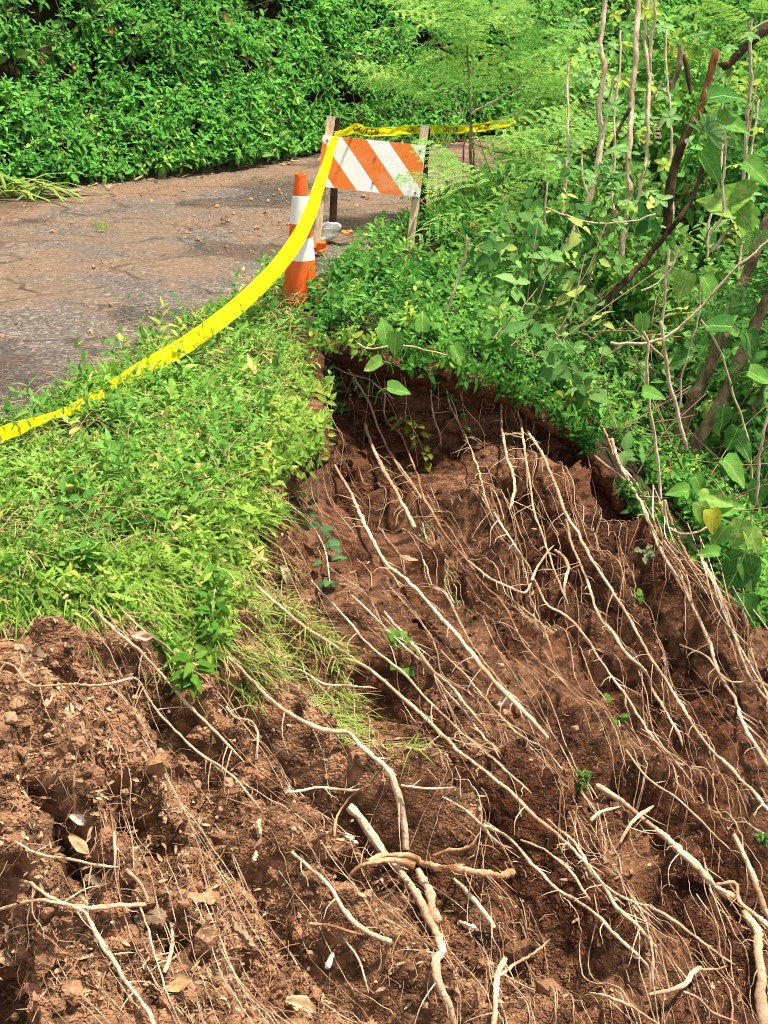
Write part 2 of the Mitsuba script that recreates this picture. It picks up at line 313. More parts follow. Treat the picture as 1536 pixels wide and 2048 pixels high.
# ------------------------------------------------------------------ foliage: leaves as folded blades, many at a time
LEAF = np.array([(0, 0, 0), (.26, -.86, .10), (.28, 0, .0), (.26, .86, .10), (.62, -.74, .08), (.64, 0, 0), (.62, .74, .08), (1, 0, 0)])       # along, across, up
LEAF_F = np.array([(0, 1, 2), (0, 2, 3), (1, 4, 5), (1, 5, 2), (2, 5, 6), (2, 6, 3), (4, 7, 5), (5, 7, 6)])
_u = np.linspace(0, 1, 7)
def broad(profile, cols=5):
    v = [(0, 0, 0)]
    for a, wd in zip(np.linspace(.06, .93, 6), profile):
        for c in np.linspace(-1, 1, cols): v.append((a - .10 * c * c * (a < .35), c * wd, .16 * abs(c) ** 1.3 * wd + .02 * math.sin(9 * a) * abs(c)))
    v.append((1, 0, 0)); f = []
    for r in range(5):
        for c in range(cols - 1):
            p = 1 + r * cols + c; f += [(p, p + cols, p + cols + 1), (p, p + cols + 1, p + 1)]
    for c in range(cols - 1): f += [(0, 1 + c, 2 + c), (1 + 5 * cols + c, len(v) - 1, 2 + 5 * cols + c)]
    return np.array(v, float), np.array(f)
DRY = broad([.3, .62, .9, 1, .7, .3], 7); HEART = broad([.72, 1, .98, .80, .52, .2]); OVAL = broad([.35, .74, .98, 1, .82, .45])
BLADE = (np.array([(0, -1, 0), (0, 1, 0), (.35, -.9, 0), (.35, .9, 0), (.7, -.6, 0), (.7, .6, 0), (1, 0, 0)], float), np.array([(0, 2, 3), (0, 3, 1), (2, 4, 5), (2, 5, 3), (4, 6, 5)]))

def leaves(p, d, n, length, width, col, curl=.25, tpl=(LEAF, LEAF_F), tint=.0):
    """Leaves at the points p, pointing along d, their upper side along n: one mesh and its colours."""
    tv, tf = tpl; k = len(p)
    d = unit(d); s = unit(np.cross(n, d)); n = np.cross(d, s)
    L = np.broadcast_to(length, (k,))[:, None, None]; W = np.broadcast_to(width, (k,))[:, None, None] / 2
    cu = np.broadcast_to(curl, (k,))[:, None, None]
    a, c, h = tv[None, :, 0:1], tv[None, :, 1:2], tv[None, :, 2:3]
    v = p[:, None] + d[:, None] * (a * L * (1 - .25 * np.abs(cu) * a)) + s[:, None] * (c * W) + n[:, None] * (h * W * 2.2 - cu * L * a * a)
    f = tf[None] + (np.arange(k) * len(tv))[:, None, None]
    shade = 1 + tint * (np.abs(tv[:, 1]) < .1)
    cc = np.clip(np.repeat(col[:, None], len(tv), 1) * shade[None, :, None], 0, 1)
    return (v.reshape(-1, 3), f.reshape(-1, 3)), cc.reshape(-1, 3)

def rand_unit(k): return unit(rng.normal(size=(k, 3)))
def around(axis, az):
    """Unit vectors square to the axes, turned by the angles az."""
    a = unit(np.cross(axis, np.array([.31, .17, .12])) + 1e-9); b = np.cross(axis, a)
    return a * np.cos(az)[..., None] + b * np.sin(az)[..., None]

def palette(k, dark, light, odd=None, share=.0, seed_p=None):
    t = np.clip(rng.beta(1.6, 1.8, k)[:, None] + (0 if seed_p is None else (meshkit.fbm(seed_p * 1.8, 3, 4)[:, None] - .5) * .9), 0, 1)
    c = np.asarray(dark) * (1 - t) + np.asarray(light) * t
    if odd is not None:
        m = rng.random(k) < share; c[m] = np.asarray(odd) * (.75 + .5 * rng.random((m.sum(), 1)))
    return c * (.85 + .3 * rng.random((k, 1)))

def shoots(p, axis, height, pairs, L, ratio, dark, light, odd=None, share=0, spread=(.15, 1.1), top=.55):
    """Upright shoots with crossed pairs of leaves, the lower ones drooping, the top ones erect."""
    k = len(p); axis = unit(axis); height = np.broadcast_to(height, (k,)); L = np.broadcast_to(L, (k,))
    az0 = rng.random(k) * 6.283; out, cols = [], []
    base_col = palette(k, dark, light, odd, share, p)
    for j in range(pairs):
        t = (j + .6) / pairs
        for side in (0, 1):
            az = az0 + j * 1.571 + side * math.pi + rng.normal(0, .25, k)
            el = np.interp(t, [0, 1], spread[:2]) * np.where(t > .99, 1, 1) + rng.normal(0, .22, k)
            r = around(axis, az)
            d = r * np.cos(el)[:, None] + axis * np.sin(el)[:, None]
            n = axis * np.cos(el)[:, None] - r * np.sin(el)[:, None] + rng.normal(0, .18, (k, 3))
            q = p + axis * (height * t)[:, None]
            ll = L * np.interp(t, [0, .5, 1], [.9, 1.05, top]) * rng.uniform(.75, 1.2, k)
            keep = rng.random(k) < .93
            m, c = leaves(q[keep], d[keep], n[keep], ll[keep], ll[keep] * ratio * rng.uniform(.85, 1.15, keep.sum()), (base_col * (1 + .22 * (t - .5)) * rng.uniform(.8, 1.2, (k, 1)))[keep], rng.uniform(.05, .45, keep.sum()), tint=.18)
            out.append(m); cols.append(c)
    return join(out), np.vstack(cols)

def blades(p, d, length, width, col, droop):
    """Grass blades that rise along d and bend over to the ground."""
    k = len(p); up = np.array([0, 0, 1.0]); h = unit(d * [1, 1, 0] + 1e-6); s = np.cross(h, up)
    t = np.linspace(0, 1, 5)[None, :, None]; L = length[:, None, None]; dr_ = droop[:, None, None]
    c = p[:, None] + unit(d)[:, None] * (t * L) + h[:, None] * (t**2 * L * dr_ * .5) - up * (t**2 * L * dr_ * .75)
    wd = (width[:, None, None] / 2) * np.array([.8, 1, .9, .6, .06])[None, :, None]
    v = np.stack([c - s[:, None] * wd, c + s[:, None] * wd], 2).reshape(k, 10, 3)
    q = np.array([(2 * i, 2 * i + 2, 2 * i + 3) for i in range(4)] + [(2 * i, 2 * i + 3, 2 * i + 1) for i in range(4)])
    return (v.reshape(-1, 3), (q[None] + (np.arange(k) * 10)[:, None, None]).reshape(-1, 3)), np.repeat(col, 10, 0)

def scatter(poly, n):
    x0, y0, x1, y1 = poly.bounds; out = np.zeros((0, 2))
    while len(out) < n:
        q = np.stack([rng.uniform(x0, x1, 2 * n), rng.uniform(y0, y1, 2 * n)], 1)
        out = np.vstack([out, q[shapely.contains_xy(poly, q[:, 0], q[:, 1])]])
    return out[:n]
def on_ground(xy): return np.stack([xy[:, 0], xy[:, 1], ground_z(xy[:, 0], xy[:, 1])], 1)
def px_poly(pts, h=nat):
    a = np.array(pts, float); q = march(a[:, 0], a[:, 1], h); return shapely.Polygon(q[:, :2]).buffer(0)

# sods of root-bound earth that jut out over the scar below the plants
oc, ob = curve(LIP[4:16], .012), None
bk = curve(BACK[4:16], .012); tt = np.linspace(0, 1, 420); ll = lambda a: np.stack([np.interp(tt, np.linspace(0, 1, len(a)), a[:, k]) for k in range(3)], 1)
oc, bk = ll(oc), ll(bk); inn = unit((oc - bk) * [1, 1, 0] + 1e-9); prof = [(-.10, -.01, 0), (.0, .0, 0), (.35, .0, 0), (.75, -.005, .4), (1.0, -.03, 1), (1.03, -.06, 1), (.85, -.09, .7), (.5, -.12, .5), (.15, -.16, .3), (-.10, -.2, 0)]
reach = np.linalg.norm((oc - bk)[:, :2], axis=1); jag = (meshkit.fbm(oc * 9, 3, 23) - .5) * .16; top = nat(oc[:, 0], oc[:, 1]) * .5 + nat(bk[:, 0], bk[:, 1]) * .5
V = np.stack([np.column_stack([bk[:, :2] + inn[:, :2] * (reach * a + jag * j)[:, None], np.minimum(top, nat(bk[:, 0], bk[:, 1])) + b * (1 + 2 * jag)]) for a, b, j in prof], 1)
V += ((meshkit.fbm(V * 22, 4, 24) - .5) * .05)[..., None] * np.array([.6, -.6, .8])
n_, m_ = V.shape[:2]; I_, J_ = np.meshgrid(np.arange(n_ - 1), np.arange(m_ - 1), indexing='ij')
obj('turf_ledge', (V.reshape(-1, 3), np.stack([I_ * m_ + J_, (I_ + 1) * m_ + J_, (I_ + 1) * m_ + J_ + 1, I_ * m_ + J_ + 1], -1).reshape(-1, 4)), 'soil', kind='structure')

# the bank: a wall of creeper beyond the road
n = 30000
l = np.where(rng.random(n) < .74, rng.uniform(-3.5, 11.5, n), rng.uniform(-8, 24, n)); hh = np.where((l > 11.5) | (l < -3.5), 5.5, 2.9) * rng.random(n) ** 1.15
s = hh / 1.85
foot = FOOT + l[:, None] * FDIR
xy = foot + (s - .10 * np.sin(l * 1.1) - .05 * np.sin(l * 3.1 + 1))[:, None] * FNOR
bn = unit(np.array([-FNOR[0] * 1.85, -FNOR[1] * 1.85, 1.0]))
bp = np.stack([xy[:, 0], xy[:, 1], nat(xy[:, 0], xy[:, 1])], 1)
lump = meshkit.fbm(bp * 1.6, 3, 21); hole = meshkit.fbm(bp * 2.6, 3, 22)
bp = bp + bn * (.03 + .42 * np.clip(lump - .28, 0, 1) * np.clip(.25 + hh * 1.2, 0, 1) + rng.random(n) * .10)[:, None]
keep = (hole > .29 + .06 * rng.random(n)) | (hh < .25)
keep &= ~((l < .05 + .1 * hh) & (hh > .95 + .2 * rng.random(n)) & (rng.random(n) < .5))
bp = bp[keep]; n = len(bp)
ax = unit(bn * .75 + np.array([0, 0, .55]) + rng.normal(0, .33, (n, 3)))
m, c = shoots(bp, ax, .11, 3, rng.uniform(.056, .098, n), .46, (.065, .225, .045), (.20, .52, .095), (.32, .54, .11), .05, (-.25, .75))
i = rng.random(len(bp)) < .07; q = bp[i] + bn * .03; k = len(q)
m2, c2_ = leaves(q, np.column_stack([rng.normal(size=k), rng.normal(0, .4, k) - .3, rng.normal(-.3, .5, k)]), bn + rng.normal(0, .4, (k, 3)), rng.uniform(.10, .17, k), rng.uniform(.05, .09, k), palette(k, (.10, .28, .05), (.32, .52, .14), (.34, .20, .08), .16), rng.uniform(.1, .6, k), tint=.25)
vs_ = []
for q in bp[rng.random(len(bp)) < .02]:
    e = q + bn * .03; vs_.append(tube(curve([e, e + [rng.normal(0, .12), -.04, rng.uniform(.05, .2)], e + [rng.normal(0, .25), -.02, rng.uniform(.15, .45)]], .08), .004, 4))
vs_ = join(vs_); m, c = join([m, m2, vs_]), np.vstack([c, c2_, np.tile([.20, .15, .09], (len(vs_[0]), 1))])
obj('bank_creeper', m, 'leaf', color=c, label='glossy green creeper covering the whole steep bank beyond the road', cat='creeper', kind='stuff')

# the verge: a tongue of weeds and grass between the road and the scar
LIPL = [tuple(q) for q in LIP_PX]
TONGUE = px_poly([(-160, 900), (0, 862), (110, 815), (220, 740), (330, 682), (440, 640), (500, 596), (560, 560), (600, 600), (600, 640), (585, 700), (572, 740), (572, 800), (560, 870), (500, 960), (420, 1075), (320, 1130), (200, 1180), (0, 1215), (-160, 1225)])
tp = on_ground(scatter(TONGUE, 5200)); n = len(tp)
vl = meshkit.fbm(tp * 4.5, 3, 33); tp, vl = tp[vl > .40], vl[vl > .40]; n = len(tp)
de = shapely.distance(TONGUE.exterior, shapely.points(tp[:, :2])); kk = rng.random(n) < np.clip(.35 + de / .22, 0, 1); tp, vl = tp[kk], vl[kk]; n = len(tp)
tp[:, 2] += rng.random(n) * .03 + np.clip(vl - .4, 0, 1) * .16
d_edge = shapely.distance(TONGUE.exterior, shapely.points(tp[:, :2]))
ax = np.array([0, 0, 1.0]) + rng.normal(0, .38, (n, 3)); ax[:, 2] = np.abs(ax[:, 2])
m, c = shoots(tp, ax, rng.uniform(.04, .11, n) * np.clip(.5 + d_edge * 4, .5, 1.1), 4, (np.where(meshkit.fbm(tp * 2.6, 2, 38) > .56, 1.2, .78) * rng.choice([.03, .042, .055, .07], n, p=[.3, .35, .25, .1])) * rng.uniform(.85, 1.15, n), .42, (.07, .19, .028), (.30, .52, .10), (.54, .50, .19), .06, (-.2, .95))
ty = on_ground(scatter(TONGUE, 190)); ta = np.array([0, 0, 1.0]) + rng.normal(0, .22, (len(ty), 3))
m2, c2_ = shoots(ty, ta, rng.uniform(.14, .26, len(ty)), 6, rng.uniform(.045, .075, len(ty)), .40, (.05, .17, .03), (.20, .42, .09), (.40, .46, .12), .08, (-.2, .8), .7)
m, c = join([m, m2]), np.vstack([c, c2_])
obj('verge_weeds', m, 'leaf', color=c, label='bright yellow-green low weeds covering the verge between road and landslide', cat='weeds', kind='stuff')
gp = on_ground(scatter(TONGUE, 19000)); gm = meshkit.fbm(gp * 3.2, 3, 31)
near_c = smooth01(5.4, 4.0, gp[:, 1])
gp = gp[rng.random(len(gp)) < np.clip((gm - .42) * 3 + near_c * .55, .14, 1)]; n = len(gp)
d = np.array([.25, -.12, .75]) + rng.normal(0, .45, (n, 3)); d[:, 2] = np.abs(d[:, 2]) + .25
gc = palette(n, (.11, .24, .035), (.34, .54, .10), (.50, .42, .20), .12, gp)
m, c = blades(gp, d, rng.uniform(.07, .20, n), rng.uniform(.003, .0065, n), gc, rng.uniform(.3, 1.3, n))
obj('verge_grass', m, 'grass_blade', color=c, label='long pale green grass bending over the near edge of the verge', cat='grass', kind='stuff')
# weeds and grass draped over the near edge onto the scar
DRAPE = px_poly([(-60, 1140), (-60, 1245), (100, 1235), (220, 1225), (320, 1262), (400, 1312), (470, 1280), (475, 1190), (535, 1060), (560, 975), (530, 965), (440, 1060), (200, 1140)], ground_z)
xy = scatter(DRAPE, 900); dp = drop(xy[:, 0], xy[:, 1]); dp = dp[meshkit.fbm(dp * 6, 3, 36) > .44]; n = len(dp)
m, c = shoots(dp, np.array([.15, -.3, .8]) + rng.normal(0, .45, (n, 3)), rng.uniform(.03, .09, n), 4, rng.uniform(.026, .06, n), .42, (.06, .17, .025), (.32, .50, .09), (.54, .50, .19), .08, (-.3, .9))
obj('draped_weeds', m, 'leaf', color=c, label='straggling weeds sliding down over the upper edge of the loose soil', cat='weeds', kind='stuff')
xy = scatter(DRAPE, 2200); dp = drop(xy[:, 0], xy[:, 1]); dp = dp[meshkit.fbm(dp * 6, 3, 37) > .40]; n = len(dp)
d = np.array([.2, -.25, .5]) + rng.normal(0, .75, (n, 3)); d[:, 2] = np.abs(d[:, 2]) + .05
m, c = blades(dp, d, rng.uniform(.04, .14, n), rng.uniform(.0025, .006, n), palette(n, (.12, .27, .04), (.40, .58, .12), (.56, .45, .22), .2, dp), rng.uniform(.4, 1.6, n))
obj('draped_grass', m, 'grass_blade', color=c, label='thin grass sagging down over the upper edge of the loose soil', cat='grass', kind='stuff')
# grass bending over the near edge of the tongue
edge_c = curve(LIP[:4], .01); k = 1700; i = (rng.random(k) ** 1.5 * (len(edge_c) - 1)).astype(int); fp = edge_c[i].copy(); fo = rng.uniform(-.10, .07, k)
fp[:, 0] += fo * .35 + rng.normal(0, .02, k); fp[:, 1] -= fo * .9; fp[:, 2] = ground_z(fp[:, 0], fp[:, 1]) + .01
fk = meshkit.fbm(fp * 5, 3, 35) > .42; fp = fp[fk]; k = len(fp)
d = np.array([.15, -.35, .5]) + rng.normal(0, .75, (k, 3)); d[:, 2] = np.abs(d[:, 2]) + .05
m, c = blades(fp, d, rng.uniform(.045, .14, k), rng.uniform(.003, .0065, k), palette(k, (.12, .27, .04), (.38, .57, .11), (.56, .45, .22), .16, fp), rng.uniform(.7, 1.7, k))
obj('fringe_grass', m, 'grass_blade', color=c, label='fringe of grass hanging over the near edge of the tongue', cat='grass', kind='stuff')
# dead stalks and stems among the grass
n = 800; q = on_ground(scatter(TONGUE, n)); tl = []; q[:, 2] += .05
for i in range(n):
    a = rng.normal(0, 1, 3) * [1, 1, .25]; a[2] = abs(a[2]) * .5
    e = q[i] + [0, 0, .03] ; f = e + unit(a) * rng.uniform(.06, .2)
    tl.append(tube(curve([e, (e + f) / 2 + rng.normal(0, .012, 3) + [0, 0, .02], f], .04), .0013, 3))
obj('dry_stalks', join(tl), 'rootlet', color=(.50, .36, .21), label='thin dry tan stalks tangled through the green verge', cat='stalks', kind='stuff')

# creeper with whorled leaves that spills over the far lip of the scar
CREEP = px_poly([(600, 640), (632, 590), (668, 575), (700, 535), (760, 492), (840, 462), (920, 400), (1060, 350), (1160, 400), (1300, 560), (1420, 760), (1480, 1000), (1560, 1180), (1600, 1290), (1536, 1270), (1480, 1210), (1410, 1110),
                 (1340, 1020), (1260, 930), (1160, 845), (1080, 790), (1000, 748), (900, 720), (800, 700), (710, 680), (640, 690), (605, 680)])
cp = on_ground(scatter(CREEP, 5200)); n = len(cp)
hole = meshkit.fbm(cp * 3.0, 3, 41); keep = (hole > .33) & ~((np.abs(cp[:, 0] - .19) < .10) & (cp[:, 1] > 8.55) & (cp[:, 1] < 9.2)); cp, hole = cp[keep], hole[keep]; n = len(cp)
cp[:, 2] += rng.random(n) * .13 * np.clip((hole - .3) * 5, .2, 1)
ax = np.array([.12, -.25, .85]) + rng.normal(0, .3, (n, 3)); ax[:, 2] = np.abs(ax[:, 2])
yel = smooth01(.6, -.25, cp[:, 0])[:, None]
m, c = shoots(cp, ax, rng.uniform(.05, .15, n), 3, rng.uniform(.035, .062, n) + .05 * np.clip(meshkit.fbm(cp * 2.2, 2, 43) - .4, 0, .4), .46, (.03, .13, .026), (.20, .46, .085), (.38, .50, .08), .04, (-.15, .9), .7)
obj('slope_creeper', m, 'leaf', color=c, label='dark glossy creeper with whorled leaves covering the slope above the scar', cat='creeper', kind='stuff')
# turf hanging over the lip
LP = np.array(LIP[1:])
seg = curve(LP, .01); k = 1500
i = rng.integers(0, len(seg) - 1, k); hp = seg[i].copy()
cen = np.array(SCAR.representative_point().coords[0]); inw = unit(np.array([.15, -.75]))
off = rng.uniform(-.14, .02, k); lf = hp[:, 0] < -.16; off -= lf * .04; hp[:, :2] += np.where(lf[:, None], np.array([1., -.1]), inw) * off[:, None] + rng.normal(0, .015, (k, 2)); hp[:, 2] = nat(hp[:, 0], hp[:, 1]) + rng.uniform(-.06, .03, k) * (off > -.05)
hk = (meshkit.fbm(hp * 4, 3, 44) > .42); hp = hp[hk]; k = len(hp)
ax = np.array([.25, -.45, .35]) + rng.normal(0, .4, (k, 3))
left = hp[:, 0] < -.05
for nm, ms, dk, lt, lb in (('hanging_weeds', left, (.06, .16, .024), (.32, .50, .09), 'yellow-green weeds trailing over the side of the grassy tongue'), ('hanging_creeper', ~left, (.022, .09, .018), (.11, .30, .045), 'dark green creeper shoots trailing over the head of the scar')):
    m, c = shoots(hp[ms], ax[ms], rng.uniform(.05, .12, ms.sum()), 3, rng.uniform(.035, .06, ms.sum()), .45, dk, lt, (.36, .44, .08), .06, (-.3, .8))
    obj(nm, m, 'leaf', color=c, label=lb, cat='creeper', kind='stuff')
# undergrowth on the slope falling away behind and to the right
n = 7000
ux, uy = rng.uniform(.45, 5.2, n), rng.uniform(7.0, 13.2, n)
d = ux - edge_x(uy)
up_ = np.clip((d - .15) * .95, .05, 1.9) * rng.uniform(.55, 1, n)
lump = meshkit.fbm(np.stack([ux * 1.1, uy * 1.1, 0 * ux], 1), 3, 51)
up_ *= np.clip((lump - .25) * 2.6, .15, 1.25)
uz = nat(ux, uy) + up_ * np.sqrt(rng.random(n))
cav = meshkit.fbm(np.stack([ux * 1.9, uy * 1.3, uz * 1.9], 1), 3, 52)
hollow = (ux > 1.15) & (ux < 2.3) & (uy > 6.4) & (uy < 7.95) & (uz > nat(ux, uy) + .10)
keep = (d > .1) & (cav > .465) & ~hollow; up = np.stack([ux, uy, uz], 1)[keep]; n = len(up)
ax = np.array([0, -.3, .7]) + rng.normal(0, .5, (n, 3))
big = rng.random(n) < .55
m1, c1 = shoots(up[~big], ax[~big], rng.uniform(.08, .18, (~big).sum()), 3, rng.uniform(.05, .085, (~big).sum()), .5, (.03, .12, .026), (.19, .42, .09), (.36, .50, .10), .08, (-.4, .8), .8)
m2, c2 = shoots(up[big], ax[big], rng.uniform(.04, .08, big.sum()), 2, rng.uniform(.07, .125, big.sum()), .66, (.05, .16, .04), (.26, .48, .15), (.40, .52, .14), .08, (-.5, .6), .8)
obj('undergrowth', join([m1, m2]), 'leaf', color=np.vstack([c1, c2]), label='mixed leafy undergrowth filling the slope behind the thin stems', cat='undergrowth', kind='stuff')
# bare twigs inside the undergrowth
tl = []
for i in range(330):
    x, y = rng.uniform(.6, 3.0), rng.uniform(7.0, 10.5)
    if x - edge_x(y) < .4: continue
    b = np.array([x, y, nat(x, y) + rng.random() * .3]); a = unit(np.array([rng.normal(0, .8), rng.normal(0, .5), abs(rng.normal(.5, .6))])) * rng.uniform(.2, .7)
    tl.append(tube(curve([b, b + a * .5 + rng.normal(0, .05, 3), b + a], .1), np.linspace(.005, .002, len(curve([b, b + a * .5, b + a], .1))) if False else .003, 4))
obj('twigs', join(tl), 'rootlet', color=(.30, .20, .125), label='thin bare brown twigs tangled inside the undergrowth', cat='twigs', kind='stuff')
# ------------------------------------------------------------------ the barricade
def wood_col(c0, c1):
    def col(p, n, uv):
        g = fbm(p.x * 90, p.y * 90, p.z * 7, 3); b = noise(p.x * 14, p.y * 14, p.z * 6)
        return mix(c0, c1, smoothstep(.25, .75, g)) * (.75 + .45 * b)
    return col
scene['tan_wood'] = bumped(wood_col((.50, .35, .20), (.74, .58, .39)), bark_bump, .0015, .8)
scene['pale_wood'] = bumped(wood_col((.42, .37, .30), (.62, .57, .49)), bark_bump, .0015, .85)
scene['dark_wood'] = bumped(wood_col((.05, .028, .018), (.12, .07, .045)), bark_bump, .0015, .85)
def white_col(p, n, uv):
    d = fbm(p.x * 9, p.y * 9, p.z * 9, 4); k = noise(p.x * 55, p.y * 55, p.z * 30)
    return mix((.88, .88, .88), (.58, .53, .47), smoothstep(.55, .85, d) * .5 + smoothstep(.86, .97, k) * .35)
def orange_col(p, n, uv):
    d = fbm(p.x * 8 + 3, p.y * 8, p.z * 8, 4); k = noise(p.x * 70, p.y * 70, p.z * 40)
    return mix((.80, .20, .025), (.74, .36, .20), smoothstep(.5, .8, d) * .8) * (1 - .35 * smoothstep(.85, .97, k))
def cone_col(p, n, uv):
    d = fbm(p.x * 14, p.y * 14, p.z * 9, 4)
    return mix((.86, .13, .012), (.62, .14, .04), smoothstep(.5, .85, d) * .7 + smoothstep(.18, -.02, p.z) * .25 * d)
def flat_bump(p, n, uv): return fbm(p.x * 30, p.y * 30, p.z * 30)
scene['white_sheet'] = bumped(white_col, flat_bump, .001, .45, spec=.4)
scene['orange_sheet'] = bumped(orange_col, flat_bump, .001, .5, spec=.4)
scene['cone_plastic'] = bumped(cone_col, flat_bump, .0012, .45, spec=.45)
scene['steel'] = {'type': 'principled', 'base_color': rgb(.25, .25, .26), 'metallic': .8, 'roughness': .45}

BO = np.array([-.40, 9.33, -.02]); yaw, roll = math.radians(-7), math.radians(5.0)
BM = trimesh.transformations.rotation_matrix(yaw, [0, 0, 1]) @ trimesh.transformations.rotation_matrix(roll, [0, 1, 0])
BM[:3, 3] = BO
def place(m, M=BM):
    v, f = m if isinstance(m, tuple) else tm(m)
    return v @ M[:3, :3].T + M[:3, 3], f
def bar(a, b, wx, wy, ch=.003):
    """A chamfered timber from a to b, wx wide across and wy deep."""
    a, b = np.array(a, float), np.array(b, float); L = np.linalg.norm(b - a)
    sq = shapely.box(-wx / 2 + ch, -wy / 2 + ch, wx / 2 - ch, wy / 2 - ch).buffer(ch, quad_segs=1)
    m = trimesh.creation.extrude_polygon(sq, L, engine='earcut')
    z = unit(b - a); x = unit(np.array([1.0, 0, 0]) - z * z[0]); y = np.cross(z, x)
    M = np.eye(4); M[:3, 0], M[:3, 1], M[:3, 2], M[:3, 3] = x, y, z, a
    m.apply_transform(M); return m
bar_key = thing('barricade', 'wooden folding barricade with slanted orange and white stripes on its panel', 'barricade')
PW, PH = .605, .305
obj('leg', place(bar((.0, -.17, -.06), (.015, -.012, .77), .046, .022)), 'tan_wood', bar_key, False)
obj('leg', place(bar((PW - .035, -.17, -.16), (PW - .02, -.012, .77), .046, .022)), 'tan_wood', bar_key, False)
obj('leg', place(bar((.045, .24, -.04), (.045, .016, .77), .045, .024)), 'dark_wood', bar_key, False, label='dark rear leg on the road side')
obj('leg', place(bar((PW + .004, .26, -.1), (PW - .006, .016, .76), .04, .022)), 'dark_wood', bar_key, False, label='dark rear leg among the leaves')
obj('crossbar', place(bar((.07, .225, .03), (PW, .225, .03), .024, .05)), 'tan_wood', bar_key, False)
obj('post_cap', place(bar((.012, -.02, .68), (.016, -.008, .775), .05, .03)), 'pale_wood', bar_key, False)
obj('post_cap', place(bar((PW - .022, -.02, .66), (PW - .02, -.008, .775), .05, .03)), 'pale_wood', bar_key, False)
def slant(y): return -.012 - (.80 - y) * (.158 / .86)                         # the front legs' face
Z0, Z1 = .365, .365 + PH
SH = np.eye(4); ang = math.atan2(.158, .86)
SH = trimesh.transformations.translation_matrix([0, slant(Z0) - .020, Z0]) @ trimesh.transformations.rotation_matrix(math.pi / 2 - ang, [1, 0, 0])
def on_panel(poly, t, lift):
    m = trimesh.creation.extrude_polygon(poly, t, engine='earcut'); m.apply_translation([0, 0, lift]); m.apply_transform(SH); return place(m)
board = shapely.box(-.018, 0, PW, PH).buffer(-.006).buffer(.006, quad_segs=3)
pk = obj('panel', on_panel(board, .014, -.008), 'white_sheet', bar_key, False)
for x0, x1 in ((-.175, -.045), (.10, .245), (.385, .515)):
    st = shapely.Polygon([(x0, PH), (x1, PH), (x1 + .265, 0), (x0 + .265, 0)]).intersection(board.buffer(-.0005))
    obj('stripe', on_panel(st, .0012, .0066), 'orange_sheet', pk, False)
for bx, bz in ((.012, PH - .03), (PW - .028, PH - .035), (PW - .03, .022), (.012, .025), (.31, PH * .66), (.315, .055)):
    b = trimesh.creation.cylinder(.0075, .008, sections=10); b.apply_translation([bx, bz, .010]); b.apply_transform(SH)
    obj('bolt', place(b), 'steel', bar_key, False)

# ------------------------------------------------------------------ the cone
CO = np.array([-.428, 7.56, -.075]); cone = thing('traffic_cone', 'slim orange traffic cone with two white reflective collars behind yellow tape', 'traffic cone')
def lathe(prof, n=36):
    prof = np.array(prof, float); a = np.arange(n) * 2 * np.pi / n
    v = np.stack([prof[:, None, 0] * np.cos(a), prof[:, None, 0] * np.sin(a), np.repeat(prof[:, 1:2], n, 1)], -1).reshape(-1, 3)
    i, j = np.meshgrid(np.arange(len(prof) - 1), np.arange(n), indexing='ij'); k = (j + 1) % n
    q = np.stack([i * n + j, i * n + k, (i + 1) * n + k, (i + 1) * n + j], -1).reshape(-1, 4)
    return v, np.vstack([q[:, [0, 1, 2]], q[:, [0, 2, 3]]])
def cone_r(z): return .094 - (z - .06) * (.094 - .034) / .60
CM = trimesh.transformations.rotation_matrix(math.radians(1.2), [0, 1, 0]); CM[:3, 3] = CO
obj('body', place(lathe([(0.105, .02), (.102, .035), (.096, .045), (cone_r(.06), .06), (cone_r(.64), .64), (.036, .655), (.031, .662), (.030, .70), (.027, .708), (.018, .708), (.016, .60)]), CM), 'cone_plastic', cone, 40)
for z0, z1 in ((.465, .602), (.285, .395)):
    obj('collar', place(lathe([(cone_r(z0) - .001, z0 - .001), (cone_r(z0) + .0016, z0), (cone_r(z1) + .0016, z1), (cone_r(z1) - .001, z1 + .001)]), CM), 'white_sheet', cone, 40)
base = trimesh.creation.extrude_polygon(shapely.box(-.15, -.15, .15, .15).buffer(-.03).buffer(.03), .03, engine='earcut')
obj('base', place(base, CM @ trimesh.transformations.rotation_matrix(.4, [0, 0, 1])), 'cone_plastic', cone, False)

